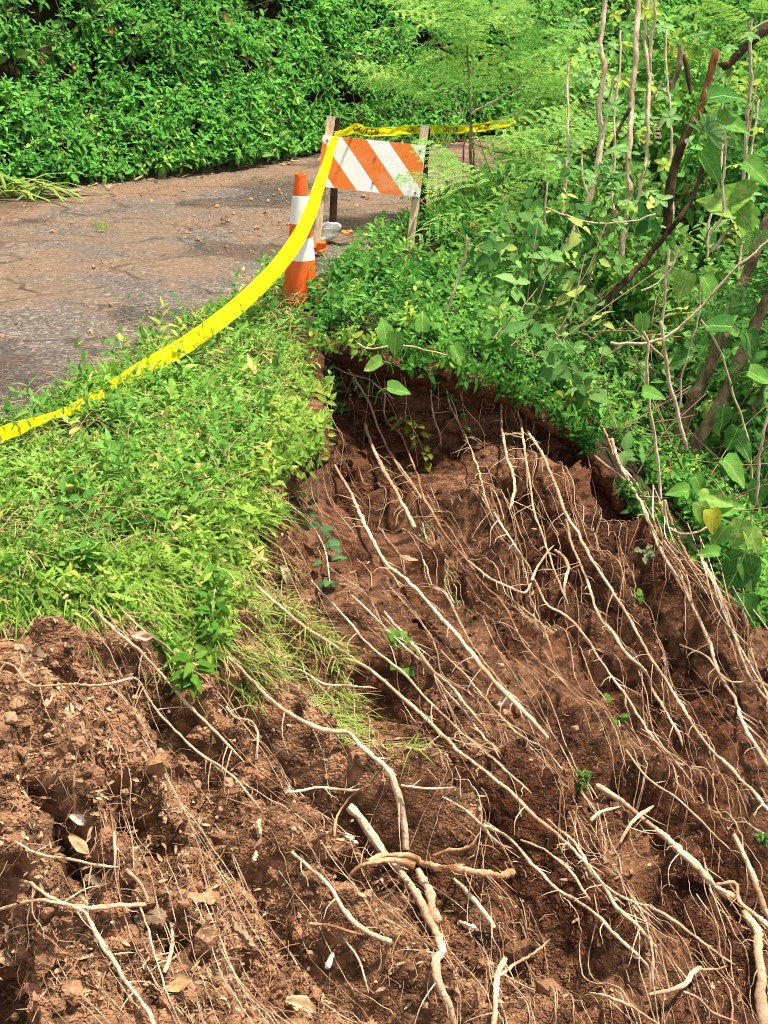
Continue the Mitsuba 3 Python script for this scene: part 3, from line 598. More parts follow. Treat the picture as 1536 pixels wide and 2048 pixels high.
# ------------------------------------------------------------------ caution tape
def tape_col(p, n, uv):
    d = fbm(p.x * 16, p.y * 16, p.z * 16, 4); k = noise(p.x * 130, p.y * 130, p.z * 130)
    return mix((.95, .86, .012), (.70, .56, .05), smoothstep(.52, .8, d) * .65 + smoothstep(.88, .97, k) * .3)
scene['tape'] = {'type': 'principledthin', 'base_color': proc(tape_col), 'roughness': .3, 'diff_trans': .8, 'eta': 1.4, 'spec_trans': 0.0}
scene['tape_ink'] = {'type': 'twosided', 'bsdf': {'type': 'diffuse', 'reflectance': rgb(.03, .025, .01)}}
def ribbon(pts, name, label, turn):
    """pts: rows of u, v, distance, width in metres, twist. A thin film with a crumpled crease along it."""
    a = np.array(pts, float); p = curve(np.column_stack([pix(a[:, 0], a[:, 1], a[:, 2]), a[:, 3], a[:, 4]]), .012)
    c, wd, tw = p[:, :3], p[:, 3:4], p[:, 4:5]
    t = unit(np.gradient(c, axis=0)); eye = unit(EYE - c) if turn else np.tile([0.1, -1, .1], (len(c), 1))
    side = unit(np.cross(eye, t)); side = np.where(side[:, 2:] < 0, -side, side); nor = np.cross(t, side)
    side, nor = side * np.cos(tw) + nor * np.sin(tw), nor * np.cos(tw) - side * np.sin(tw)
    wd = wd * .9; ks = np.linspace(-.5, .5, 11); sl = np.cumsum(np.linalg.norm(np.gradient(c, axis=0), axis=1))
    wob = np.stack([.010 * np.sin(9 * sl + 1) * (k + .2) + .002 * np.sin(17 * sl + 5 * k) + .022 * k * k + .018 * (meshkit.noise(np.column_stack([sl * 13, 0 * sl + k * 3.2, 0 * sl]), 8) - .5) + .012 * np.abs(meshkit.noise(np.column_stack([sl * 34 + k * 9, 0 * sl + k * 5, 0 * sl]), 9) - .5) for k in ks], 1)
    v = c[:, None] + side[:, None] * (ks[None, :, None] * wd[:, None]) + nor[:, None] * wob[..., None]
    n, m = len(c), len(ks); i, j = np.meshgrid(np.arange(n - 1), np.arange(m - 1), indexing='ij')
    q = np.stack([i * m + j, i * m + j + 1, (i + 1) * m + j + 1, (i + 1) * m + j], -1).reshape(-1, 4)
    key = obj(name, (v.reshape(-1, 3), q), 'tape', label=label, cat='tape')
    return key, c, side, nor, sl, wd
def lettering(rib, s0, text, h, gap=0.0, lift=.0015, flip=1):
    key, c, side, nor, sl, wd = rib
    tmsh = meshkit.text_mesh(text, h, .0004, True); v, f = tm(tmsh.subdivide())
    s = s0 + v[:, 0] * flip; wd = wd * .9; k = np.clip(v[:, 1] / wd.mean() - h / 2 / wd.mean(), -.5, .5)
    f3 = lambda arr: np.stack([np.interp(s, sl, arr[:, i]) for i in range(3)], 1)
    cc, ss, nn = f3(c), f3(side), f3(nor)
    face = np.sign((unit(EYE - cc) * nn).sum(1, keepdims=True))
    wob = .010 * np.sin(9 * s + 1) * (k + .2) + .002 * np.sin(17 * s + 5 * k) + .022 * k * k + .018 * (meshkit.noise(np.column_stack([s * 13, k * 3.2, 0 * s]), 8) - .5) + .012 * np.abs(meshkit.noise(np.column_stack([s * 34 + k * 9, k * 5, 0 * s]), 9) - .5)
    obj('lettering', (cc + ss * (k * wd.mean())[:, None] + nn * (wob[:, None] + face * (lift + v[:, 2:3]))), f) if False else obj('lettering', (cc + ss * (k * wd.mean())[:, None] + nn * (wob[:, None] + face * (lift + v[:, 2:3])), f), 'tape_ink', key, False)
main = ribbon([(670, 272, 9.18, .05, .0), (661, 300, 8.9, .052, 0), (651, 335, 8.4, .058, 0), (638, 372, 7.85, .066, 0), (621, 424, 7.38, .070, 0), (597, 474, 7.12, .078, 0), (556, 532, 6.9, .082, 0), (500, 590, 6.58, .082, 0), (440, 640, 6.25, .080, .05),
        (370, 690, 5.9, .077, .05), (292, 735, 5.6, .074, .0), (246, 765, 5.47, .07, .2), (205, 788, 5.3, .07, .3), (150, 815, 5.12, .06, .7), (100, 829, 5.0, .05, 1.0), (50, 848, 4.85, .05, .7), (0, 868, 4.66, .055, .3), (-90, 905, 4.6, .07, .3)],
       'caution_tape', 'broad bright yellow tape sagging from the barricade across the grassy verge', True)
lettering(main, 4.98, 'CAUTION', .036, flip=-1)
rear = ribbon([(668, 268, 9.14, .03, .0), (690, 264, 9.18, .045, .3), (710, 256, 9.25, .07, .2), (735, 263, 9.32, .06, .1), (780, 263, 9.5, .056, 0), (840, 258, 9.75, .058, 0), (890, 259, 10.1, .056, .1), (945, 257, 10.5, .058, 0), (1000, 248, 10.9, .060, .1), (1062, 237, 11.4, .062, 0), (1100, 230, 11.6, .05, .3)],
       'caution_tape', 'narrow printed yellow tape stretched from the barricade back into the feathery sapling', False)
for k in range(4): lettering(rear, .16 + k * .52, 'CAUTION', .034)

# ------------------------------------------------------------------ litter by the cone
def crumple(c, r, seed, fl=.55):
    m = trimesh.creation.icosphere(2, 1.0); v = np.array(m.vertices)
    q = v * 1.0
    d = .7 + .9 * (meshkit.noise(v * 1.6 + seed, seed) - .5) + .5 * np.abs(meshkit.noise(v * 3.5 + seed, seed + 1) - .5)
    q = v * d[:, None] * r; q[:, 2] *= fl; return q + c, np.array(m.faces)
scene['thin_plastic'] = {'type': 'principledthin', 'base_color': VC, 'roughness': .3, 'diff_trans': .6, 'eta': 1.45, 'spec_trans': 0.0}
lit = at(np.array([655., 640., 695.]), np.array([487., 512., 492.]))
obj('plastic_bag', crumple(lit[0] + [0, 0, .07], .095, 3, .7), 'painted', color=(.86, .87, .84), smooth=False, label='crumpled white plastic bag lying at the foot of the barricade', cat='bag')
obj('plastic_scrap', crumple(lit[1] + [0, -.02, .06], .05, 5, .9), 'thin_plastic', color=(.85, .26, .07), smooth=False, label='crumpled orange plastic scrap beside the traffic cone', cat='plastic scrap')
obj('leaf_scrap', crumple(lit[2] + [0, 0, .08], .05, 8, .5), 'thin_plastic', color=(.66, .36, .12), smooth=False, label='crumpled ochre dead leaf clump to one side of the white plastic bag', cat='dead leaf')

# ------------------------------------------------------------------ roots
def lay(uvpts, lift, step=.02, env=1.0):
    """A traced line laid over the scar: it keeps clear of the clods and bridges the hollows."""
    a = np.array(uvpts, float); q = curve(np.column_stack([a, a[:, 0] * 0]), 6.0)[:, :2]
    p = at(q[:, 0], q[:, 1]); n = normal_at(p); d = unit(p - EYE)
    dd = ray(q[:, 0], q[:, 1]); t = np.minimum(seen_depth(q[:, 0], q[:, 1]), (p - EYE) @ FWD + .12); t = np.minimum(t, (p - EYE) @ FWD + .06)
    k = 11; lo = np.array([t[max(0, i - 4):i + 5].min() for i in range(len(t))]); sm = np.convolve(np.pad(lo, k // 2, 'edge'), np.ones(k) / k, 'valid')
    t = np.minimum(sm, t + .004) - lift / np.maximum(-(d * n).sum(1), .4)
    p = EYE + dd * t[:, None]
    ker = np.array([1, 2, 3, 2, 1]) / 9
    if len(p) > 8:
        s = np.stack([np.convolve(np.pad(p[:, c], 2, 'edge'), ker, 'valid') for c in range(3)], 1); p[1:-1] = s[1:-1]
    c = curve(p[::2] if len(p) > 6 else p, step)
    return c
def root_mesh(uvpts, w0, w1, lift=.012, sides=8, seed=0, knob=.12, jit=.0035, forks=True):
    c = lay(uvpts, lift); n = len(c); tg = np.diff(c[:, :2], axis=0); TANG.append(np.hstack([c[:-1:3, :2], unit(tg[::3])])); g = np.random.default_rng(seed + 100)
    dist = np.linalg.norm(c - EYE, axis=1)
    r = np.linspace(w0, w1, n) * dist / F / 2
    jj = g.normal(size=(n, 3)) * jit * np.minimum(1, r / .004)[:, None]
    for k in range(3): jj[:, k] = np.convolve(np.pad(jj[:, k], 2, 'edge'), np.ones(5) / 5, 'valid')
    r = r * (1 + .18 * (np.convolve(np.pad(g.normal(size=n), 3, 'edge'), np.ones(7) / 7, 'valid')) * 1.6)
    r[-3:] *= [.85, .6, .3] if w1 < 8 else [1, .97, .9]
    out = [tube(c + jj, np.maximum(r, .0007), sides, knob, seed)]
    for _ in range(int(n * .02 * 7) if forks else 0):                                   # thin side roots
        i = int(g.integers(1, n - 1)); t = unit(c[min(i + 1, n - 1)] - c[i - 1]); nn = normal_at(c[i][None])[0]; b = np.cross(nn, t) * g.choice([-1, 1])
        L = g.uniform(.03, .16); k = np.linspace(0, 1, 7)[:, None]; dv = unit(t * g.uniform(.2, 1.2) + b)
        sp = c[i] + jj[i] + dv * (k * L) + b * (np.sin(k * g.uniform(2, 6)) * L * .12) - nn * (k * L * g.uniform(-.15, .45))
        out.append(tube(sp, np.linspace(min(r[i] * .6, .0022), .0005, 7), 4))
    return join(out)
TANG = []
ROOTS = [
 ('pale straight root running from the grass past a leafy rosette, at the tongue foot', 9, 7, [(180,1214),(240,1269),(300,1324),(350,1379),(400,1434),(440,1474),(495,1529)]),
 ('pale bent root crossing the pebbly soil level, then turning down', 7, 6, [(0,1324),(30,1334),(65,1371),(140,1369),(215,1369),(270,1356),(285,1372),(300,1399),(320,1429),(350,1459),(380,1489),(410,1514),(445,1536),(480,1566),(500,1591),(525,1626)]),
 ('thin root leaving the verge grass above the straight pale root', 5, 4, [(135,1114),(200,1169),(235,1209),(280,1254),(330,1290),(360,1320)]),
 ('thick whitish root that drops from the grassy strip under the orange stick', 9, 17, [(440,1299),(470,1324),(500,1359),(530,1389),(565,1419),(600,1439),(640,1459),(670,1464),(700,1466),(725,1494),(768,1534),(782,1550),(798,1596),(806,1636),(813,1700)]),
 ('whitish broken root hanging straight below the orange stick', 18, 22, [(834,1740),(858,1786),(863,1821),(883,1846)]),
 ('long grey root passing under the orange stick down to the bottom edge', 22, 18, [(697,1618),(720,1636),(750,1676),(768,1706),(793,1731),(828,1781),(853,1826),(878,1876),(883,1901),(870,1936),(878,1971),(898,2011),(913,2060)]),
 ('longest tan root, from the grass end across the middle of the scar', 9, 10, [(505,1164),(550,1204),(590,1239),(635,1269),(700,1314),(768,1362),(798,1389),(843,1429),(878,1464),(913,1499),(958,1534),(988,1561),(1018,1581),(1048,1611),(1078,1641),(1118,1671),(1153,1706),(1183,1741),(1213,1776),(1233,1811),(1258,1836),(1288,1871),(1318,1901)]),
 ('stout cream root starting at the tongue side and ending in mid slope', 8, 13, [(668,930),(700,985),(735,1060),(768,1124),(798,1149),(833,1179),(868,1219),(898,1254),(933,1294),(968,1339),(1003,1379),(1038,1414),(1068,1444),(1093,1474)]),
 ('short white root against the dark notch below the lip', 9, 11, [(728,850),(745,895),(768,942),(788,977),(813,1024),(828,1056)]),
 ('pale hanging root below the whorled creeper, ending in mid air', 7, 9, [(1003,792),(1003,852),(1013,907),(1028,957),(1028,987),(1020,1022)]),
 ('slim root hanging beside the pale mid-air root and running lower', 6, 5, [(1018,792),(1038,832),(1048,892),(1055,937),(1063,987),(1068,1024),(1083,1064),(1098,1109),(1113,1154),(1138,1209)]),
 ('long cream root with gentle curves down the dark middle of the scar', 6, 9, [(1055,862),(1078,897),(1098,937),(1113,977),(1130,1024),(1153,1064),(1168,1094),(1193,1134),(1223,1179),(1248,1219),(1273,1264),(1303,1319),(1333,1364),(1363,1414),(1393,1459),(1423,1499),(1458,1536),(1483,1561),(1513,1591),(1550,1640)]),
 ('wavy cream root alongside the gently curved one, forking near its end', 7, 8, [(1133,1039),(1143,1089),(1168,1144),(1183,1189),(1198,1234),(1228,1269),(1248,1304),(1288,1339),(1303,1379),(1323,1409),(1343,1444),(1358,1469),(1368,1499)]),
 ('thick cream root nearest the big-leaved vine, long and wavy', 9, 9, [(1222,880),(1245,940),(1270,985),(1287,1013),(1299,1048),(1310,1076),(1327,1110),(1350,1150),(1373,1189),(1393,1229),(1418,1279),(1430,1324),(1443,1359),(1468,1394),(1483,1439),(1503,1479),(1528,1519),(1550,1550)]),
 ('straight tan root crossing the red soil below the curled root', 6, 6, [(988,1024),(1018,1074),(1048,1119),(1073,1169),(1093,1209),(1128,1229),(1163,1264),(1193,1309),(1218,1349),(1248,1389),(1278,1434),(1308,1479),(1338,1509),(1380,1560)]),
 ('kinked tan root passing the small heart-shaped leaf', 6, 5, [(768,882),(798,937),(833,982),(863,1024),(898,1079),(933,1119),(968,1169),(1003,1204),(1023,1239),(1043,1279),(1063,1309),(1093,1334),(1118,1354),(1143,1384),(1173,1409)]),
 ('curled whitish root rising in a hook in the middle of the scar', 7, 6, [(938,1124),(978,1154),(1018,1174),(1053,1184),(1068,1149),(1088,1114),(1113,1084)]),
 ('reddish hooked root stub beside the curled whitish root', 9, 7, [(1108,1099),(1133,1119),(1135,1144),(1128,1174),(1132,1200)]),
 ('thin pale root dropping from the curled root to the heart-shaped leaf', 5, 4, [(1018,1194),(1053,1224),(1088,1254),(1098,1289),(1113,1334),(1123,1354)]),
 ('thick grey-white root slanting below a tiny green rosette', 15, 20, [(1193,1571),(1228,1591),(1258,1616),(1293,1646),(1328,1671),(1358,1701),(1388,1726),(1418,1761),(1438,1781),(1468,1796)]),
 ('forked whitish root end reaching over to the thick knobbly root', 10, 14, [(1433,1771),(1473,1766),(1476,1801),(1498,1821),(1536,1851),(1560,1865)]),
 ('thick knobbly whitish root descending to the bottom corner', 18, 24, [(1473,1790),(1493,1831),(1513,1861),(1516,1906),(1521,1951),(1521,2001),(1528,2060)]),
 ('smooth pale stick-like root slanting above the knobbly root', 12, 14, [(1468,1668),(1493,1721),(1513,1771),(1545,1850)]),
 ('tan tapering root across the crumbly lower soil, near a pale branched twig', 9, 15, [(585,1706),(620,1736),(660,1776),(695,1831),(725,1856),(768,1881),(785,1890)]),
 ('thin pale twig root forking beneath the tan tapering root', 8, 6, [(620,1846),(665,1853),(700,1863),(740,1871)]),
 ('slender branch root hanging from the thin pale twig root', 6, 4, [(690,1871),(715,1911),(725,1941),(738,1986)]),
 ('long pale root winding down past the pink dead leaf', 9, 11, [(0,1741),(50,1763),(100,1791),(130,1811),(170,1826),(185,1856),(200,1881),(225,1916),(245,1956),(270,1986),(295,2021),(312,2060)]),
 ('nearly level pale root meeting a star of forks', 8, 12, [(0,1818),(50,1806),(90,1801),(170,1816),(230,1813),(300,1808)]),
 ('forked root going up from the star of forks', 8, 10, [(295,1801),(275,1761),(245,1736)]),
 ('thin slanting root that joins the star of forks from above', 6, 7, [(30,1681),(75,1708),(150,1721),(200,1731),(245,1736)]),
 ('short upright dry root sticking out above white dead leaves', 8, 6, [(147,1551),(150,1611),(147,1656)]),
 ('short upright root beside the forks, lower than the dry upright one', 6, 6, [(227,1663),(230,1701),(227,1745)]),
 ('stubby bent brown root below the star of forks', 9, 11, [(340,1841),(345,1886),(340,1916),(325,1951)]),
 ('upright pale root standing at the bottom edge with a side branch', 12, 15, [(1013,1918),(993,1951),(993,1996),(988,2060)]),
 ('slanting side branch of the upright pale root, thin brown', 8, 7, [(983,1956),(1028,1931),(1068,1906),(1103,1878)]),
 ('white forked root lying like an antler near the bottom', 9, 15, [(1298,1991),(1338,1981),(1368,1968),(1383,1946),(1403,1938)]),
 ('thin twig end of the antler-like root', 7, 5, [(1403,1941),(1430,1938),(1453,1931)]),
 ('lower tine of the antler-like root, trailing down', 6, 5, [(1368,1981),(1398,1996),(1428,2026),(1478,2045)]),
 ('tan root running from mid slope to the orange stick end', 7, 8, [(888,1591),(933,1621),(963,1651),(988,1681),(1028,1700)]),
 ('long whitish root just beyond the orange stick end', 8, 9, [(968,1651),(1003,1666),(1028,1686),(1048,1711),(1078,1746),(1118,1781),(1163,1806),(1193,1831),(1228,1866),(1263,1901),(1293,1931),(1303,1976)]),
 ('pale short thick root just below the orange stick', 12, 12, [(908,1756),(938,1786),(968,1826),(993,1861)]),
 ('thin forked tan root above the long whitish root', 6, 6, [(1043,1681),(1083,1696),(1118,1721),(1148,1751),(1168,1781),(1183,1801)]),
 ('thin root lying across the loose soil beneath the broken hanging root', 7, 6, [(768,1836),(803,1856),(833,1876),(878,1896)]),
 ('level thin white twig root left of the thick whitish root', 7, 5, [(570,1586),(625,1576),(700,1581),(760,1574)]),
 ('level thin white twig root crossing the thick whitish root', 6, 5, [(803,1571),(858,1578),(918,1571)]),
 ('arched thin brown root above the dark hollow', 6, 5, [(670,1671),(675,1631),(710,1586),(750,1566)]),
 ('short pale side root above the thick grey-white root', 9, 7, [(1183,1641),(1203,1621),(1248,1616)]),
 ('crossing pale fork over the thick grey-white root', 8, 9, [(1243,1685),(1268,1641),(1313,1606)]),
 ('tan root in the bundle between grass end and dark pit', 7, 8, [(768,1224),(798,1259),(838,1304),(868,1344),(903,1374),(933,1414),(963,1449),(988,1479)]),
 ('straight root of the bundle next to the dark pit', 6, 7, [(700,1190),(750,1235),(800,1285),(850,1330),(900,1392),(950,1452),(1005,1520)]),
 ('thin root following the stout cream root downhill', 5, 5, [(880,1300),(930,1350),(960,1385),(990,1420),(1040,1470),(1090,1500),(1130,1545)]),
 ('whitish root at the grass edge beside the dark notch', 8, 6, [(640,745),(630,790),(640,830),(652,880)]),
 ('thin root strung across the dark notch near the cone', 5, 4, [(640,720),(700,748),(740,760),(790,800)]),
 ('thin long root slanting down the head wall of the scar', 6, 5, [(672,690),(700,740),(735,800),(755,850),(775,895),(800,935),(830,975),(850,1010)]),
 ('dark slender root hanging below the yellow-green sprig', 5, 5, [(768,730),(770,790),(772,840),(800,868),(815,900),(835,950),(850,1000),(880,1050)]),
 ('pair of hanging root hairs under the central turf', 5, 4, [(865,710),(862,770),(868,830),(880,870),(882,900)]),
 ('thin hanging root below the turf, next to the leafy hanging sprig', 5, 4, [(885,700),(892,760),(900,810),(925,860),(955,935),(970,990),(985,1040)]),
 ('steep root between the big-leaved vine and the thick cream root', 6, 6, [(1330,1000),(1350,1060),(1380,1120),(1410,1160),(1440,1230),(1462,1290),(1480,1340)]),
 ('pale split root under the big dark leaf', 9, 8, [(1400,1110),(1430,1170),(1455,1225),(1475,1290),(1490,1330),(1510,1370),(1545,1410)]),
 ('long thin root sweeping below the vine to the picture edge', 5, 6, [(1360,1290),(1410,1310),(1440,1350),(1470,1365),(1510,1360),(1550,1380)]),
 ('whitish root emerging under the creeper toward the vine', 7, 6, [(1145,840),(1180,903),(1222,937),(1250,960),(1272,992)]),
 ('thin creeper root above the whitish emerging one', 6, 6, [(1196,838),(1216,877),(1236,926),(1253,943),(1285,985)]),
 ('thin root from creeper to trunk foot', 5, 5, [(1228,801),(1259,849),(1284,877),(1330,905)]),
 ('loose curled root in the left soil, next to the straight pale root', 6, 7, [(450,1415),(470,1437),(500,1440),(515,1470),(515,1520)]),
 ('thin root across the soil over the grass strip end', 5, 5, [(560,1330),(610,1345),(650,1370),(700,1372),(760,1380)]),
 ('long straight root parallel to and above the longest tan root', 6, 6, [(620,1160),(680,1225),(740,1290),(800,1340),(860,1405),(930,1470),(1000,1530),(1070,1590)]),
 ('pale root low on the slope, right of the long whitish root', 7, 8, [(1095,1640),(1150,1690),(1200,1760),(1260,1800),(1330,1830),(1400,1880),(1470,1930)]),
 ('thin tan root across the lower red soil', 5, 5, [(1250,1500),(1300,1560),(1360,1600),(1420,1660),(1480,1720)]),
 ('thin root bridging two lumps at the bottom edge', 7, 7, [(1180,1985),(1240,2000),(1290,2030),(1330,2055)]),
 ('brown twig root pointing up beside the short thick root', 6, 5, [(1040,1820),(1052,1860),(1058,1895)]),
]
for i, (lb, w0, w1, pts) in enumerate(ROOTS):
    obj('exposed_root', root_mesh(pts, w0 * .78, w1 * .80, lift=.012 + .012 * rng.random(), seed=i), 'brown_root_bark' if w1 < 7 and i % 3 == 0 else 'root_bark', label=lb, cat='root', group='exposed roots traced down the scar')
# the orange stick: a broken branch root with two strands and a side twig
stick = thing('broken_root', 'thick orange-brown broken root lying level across the lower scar', 'root')
obj('stem', root_mesh([(735, 1722), (768, 1712), (818, 1711), (843, 1729), (862, 1730), (878, 1737), (900, 1735), (918, 1740), (945, 1744), (968, 1748), (1000, 1751), (1025, 1746)], 11, 17, .04, 11, 901, .22), 'orange_root', stick)
obj('strand', root_mesh([(700, 1752), (722, 1730), (768, 1720), (800, 1722), (836, 1734)], 8, 14, .052, 8, 902), 'orange_root', stick)
obj('twig', root_mesh([(868, 1711), (905, 1700), (938, 1696), (950, 1680), (963, 1660)], 9, 6, .05, 7, 903), 'orange_root', stick)

# many slimmer roots that run the way the big ones run
FIELD = np.vstack(TANG[:68]); FIELD[:, 2:] *= np.sign(FIELD[:, 2:] @ GD)[:, None]; FIELD = FIELD[FIELD[:, 2:] @ GD > .45]
def flow(p):
    w_ = np.exp(-((FIELD[:, :2] - p) ** 2).sum(1) / (2 * .16**2)) + 1e-9
    return unit((FIELD[:, 2:] * w_[:, None]).sum(0) + 1e-4 * GD)
UP = shapely.Polygon([*map(tuple, LIP[1:-1, :2]), (1.9, 4.3), (.9, 2.7), (-.95, 2.5)]).intersection(SCAR.buffer(-.03))
used = {}
def fall_root(p0, length, wander, g):
    p = np.array(p0, float); out = []; d = flow(p)
    for k in range(int(length / .025)):
        out.append(p.copy())
        n = normal_at(np.array([[p[0], p[1], 0.0]]))[0]; dn = unit(n[:2] + 1e-6)
        d = unit(.6 * d + .4 * flow(p) + g.normal(0, wander, 2)); st = .025 * max(.35, n[2])
        p = p + d * st
        if not shapely.contains_xy(UP, p[0], p[1]): break
    out = np.array(out)
    if len(out) < 10: return None
    cells = {(int(a / .065), int(b / .065)) for a, b in out}; full = [c_ for c_ in cells if used.get(c_, 0) >= 3]
    if len(full) > .3 * len(cells): return None
    for c_ in cells: used[c_] = used.get(c_, 0) + 1
    q = np.stack([out[:, 0], out[:, 1], ground_z(out[:, 0], out[:, 1])], 1)
    r = rinterp(out); top = np.array([r[max(0, i - 2):i + 3].max() for i in range(len(r))]); h = np.convolve(np.pad(top, 3, 'edge'), np.ones(7) / 7, 'valid')
    return curve(q + normal_at(q) * (np.maximum(h, top - .015) + .006 + .012 * g.random())[:, None], .02)
def brief(lb, k=8):
    w_ = lb.split(',')[0].split()[:k]
    while w_[-1] in ('a', 'an', 'the', 'of', 'to', 'in', 'and', 'on', 'from', 'below', 'above', 'under', 'with', 'by', 'down', 'past', 'that', 'across', 'near', 'beside', 'between', 'running', 'straight', 'level', 'dark', 'thin', 'over', 'at', 'its', 'left', 'right', 'just', 'thick', 'long', 'pale', 'starting', 'central', 'orange', 'curled', 'gently', 'lower', 'loose'): w_.pop()
    return ' '.join(w_)
MARKS = [(brief(lb), np.vstack([TANG[i][:, :2], lay(pts, .0)[-1:, :2]])) for i, (lb, _, _, pts) in enumerate(ROOTS)]
PM, given = [], set()
def near_label(c, what, tone='', noun='root'):
    mid = c[len(c) // 2, :2]; L = np.linalg.norm(np.diff(c, axis=0), axis=1).sum() if len(c) > 1 else 0
    size = 'very short' if L < .2 else 'short' if L < .4 else 'mid-length' if L < .7 else 'long'
    marks = PM if what != 'root' else MARKS; near_ = sorted(marks, key=lambda m_: ((np.atleast_2d(m_[1])[:, :2] - mid) ** 2).sum(1).min())
    for m_ in near_[:12]:
        a = np.atleast_2d(m_[1])[:, :2]; q = a[((a - mid) ** 2).sum(1).argmin()]; dv = mid - q; gap = np.linalg.norm(dv)
        side = ('left of' if dv[0] < 0 else 'right of') if abs(dv[0]) > 1.3 * abs(dv[1]) else ('above' if dv[1] > 0 else 'below')
        t = ' '.join((f'{size} {tone} {noun} {side} the ' if what == 'root' else f"{tone} tan pebble {'close ' if gap < .07 else ''}{side} the ").split() + m_[0].split())
        if t not in given and len(t.split()) <= 16: break
    given.add(t); return t
g = np.random.default_rng(55); count = 0; st = at(g.uniform(120, 1536, 1500), g.uniform(720, 1980, 1500))[:, :2]; st = st[shapely.contains_xy(UP, st[:, 0], st[:, 1])][:900]; st = np.vstack([st] * 4)
left_end = np.array([-.9, 3.4])
for i in range(len(st)):
    if count >= 295: break
    p = st[i]
    if p[0] < -.45 and g.random() < .6: continue
    c = fall_root(p, g.uniform(.45, 1.9), .045, g)
    if c is None: continue
    r0 = g.choice([.0010, .0014, .0019, .0027], p=[.32, .38, .22, .08])
    rr = np.linspace(r0, r0 * .6, len(c)) * (1 + .2 * np.convolve(np.pad(g.normal(size=len(c)), 3, 'edge'), np.ones(7) / 7, 'valid'))
    jj = g.normal(size=c.shape) * .004
    for a_ in range(3): jj[:, a_] = np.convolve(np.pad(jj[:, a_], 4, 'edge'), np.ones(9) / 9, 'valid')
    pale_ = g.random() < .68
    obj('slender_root', tube(c + jj, rr, 5, .1, i), 'root_bark' if pale_ else 'brown_root_bark', label=near_label(c, 'root', ('hair-thin ' if r0 < .0013 else 'thin ' if r0 < .002 else 'slender ') + ('pale' if pale_ else 'brown')), cat='root', group='slender roots hanging down the scar'); count += 1
# strands hanging free from the overhanging turf, and dry stems trailing off the right-hand edge
g = np.random.default_rng(58)
for i in range(64):
    k = int(g.integers(6, 415)); top_ = oc[k] - inn[k] * g.uniform(-.02, .10) + [0, 0, -.06]; L = g.uniform(.12, .5); sw = np.array([g.normal(.12, .22), -abs(g.normal(.10, .12)), -1.0])
    p_ = [top_ + [0, 0, .05], top_ + sw * L * .3 + g.normal(0, .012, 3), top_ + sw * L * .65 + g.normal(0, .02, 3), top_ + sw * L + g.normal(0, .02, 3)]
    c = curve(p_, .02); obj('hanging_strand', tube(c, np.linspace(g.choice([.0012, .0018, .0026]), .0007, len(c)), 5, .1, i), 'root_bark' if i % 3 else 'brown_root_bark', label=near_label(c, 'root', 'loose', 'hanging strand'), cat='root', group='root strands hanging from the turf')
for i in range(18):
    u0, v0 = g.uniform(1270, 1500), 0; v0 = np.interp(u0, [1250, 1400, 1500], [960, 1090, 1200]) + g.normal(0, 30); du = g.uniform(50, 150); dv = g.uniform(140, 300)
    c = lay([(u0, v0), (u0 + du * .25 + g.normal(0, 8), v0 + dv * .33), (u0 + du * .6 + g.normal(0, 8), v0 + dv * .68), (u0 + du, v0 + dv)], .03 + .06 * g.random())
    obj('trailing_stem', tube(c, g.choice([.0014, .0022, .0032]), 5, .1, i), 'pale_bark' if i % 2 else 'brown_root_bark', label=near_label(c, 'root', 'dry', 'trailing stem'), cat='stem', group='dry stems trailing over the right-hand edge of the scar')
# hair-fine rootlets matted over the soil
WIDE = SCAR.intersection(shapely.box(-1.2, 2.3, 2.0, 7.0))
tl, tc = [], []
g = np.random.default_rng(56); rs = at(g.uniform(-20, 1560, 9500), 700 + 1360 * g.random(9500) ** .8)[:, :2]; rs = rs[shapely.contains_xy(WIDE, rs[:, 0], rs[:, 1])][:4600]
rp = drop(rs[:, 0], rs[:, 1]); rn = normal_at(rp)
for i in range(len(rp)):
    L = g.uniform(.015, .09); a = np.array([*(GD * g.normal(.5, .8) + GP * g.normal(0, .8)), 0.0]); a -= rn[i] * (a @ rn[i]); a = unit(a)
    b = np.cross(rn[i], a); k = np.linspace(0, 1, 5)[:, None]
    c = rp[i] + a * (k * L) + b * (np.sin(k * g.uniform(1, 5) + g.random() * 6) * L * .16) + rn[i] * (.002 + np.sin(k * 3.14) * g.uniform(-.002, .02))
    tl.append(tube(c, g.uniform(.0005, .0012), 3)); t = g.random()
    tc.append(np.tile(np.array([.20, .10, .055]) * (1 - t) + np.array([.52, .36, .23]) * t, (len(tl[-1][0]), 1)))
obj('rootlets', join(tl), 'rootlet', color=np.vstack(tc), label='matted hair-fine rootlets poking out of the bare soil', cat='rootlets', kind='stuff')
# crumbs and clods of soil
ico = trimesh.creation.icosphere(0); iv, jf = tm(ico)
def pebbles(p, size, g, flat=.7):
    k = len(p); s = size[:, None, None] * (1 + g.normal(0, .22, (k, 12, 1))) * np.array([1, 1, 1])
    sc = g.uniform(.6, 1.3, (k, 1, 3)); q = g.normal(size=(k, 4)); q /= np.linalg.norm(q, axis=1, keepdims=True)
    w_, x_, y_, z_ = q.T
    Rm = np.stack([1 - 2 * (y_**2 + z_**2), 2 * (x_ * y_ - z_ * w_), 2 * (x_ * z_ + y_ * w_), 2 * (x_ * y_ + z_ * w_), 1 - 2 * (x_**2 + z_**2), 2 * (y_ * z_ - x_ * w_), 2 * (x_ * z_ - y_ * w_), 2 * (y_ * z_ + x_ * w_), 1 - 2 * (x_**2 + y_**2)], 1).reshape(k, 3, 3)
    v = np.einsum('kij,knj->kni', Rm, iv[None] * s * sc) + p[:, None]
    return v.reshape(-1, 3), (jf[None] + (np.arange(k) * 12)[:, None, None]).reshape(-1, 3)
g = np.random.default_rng(57)
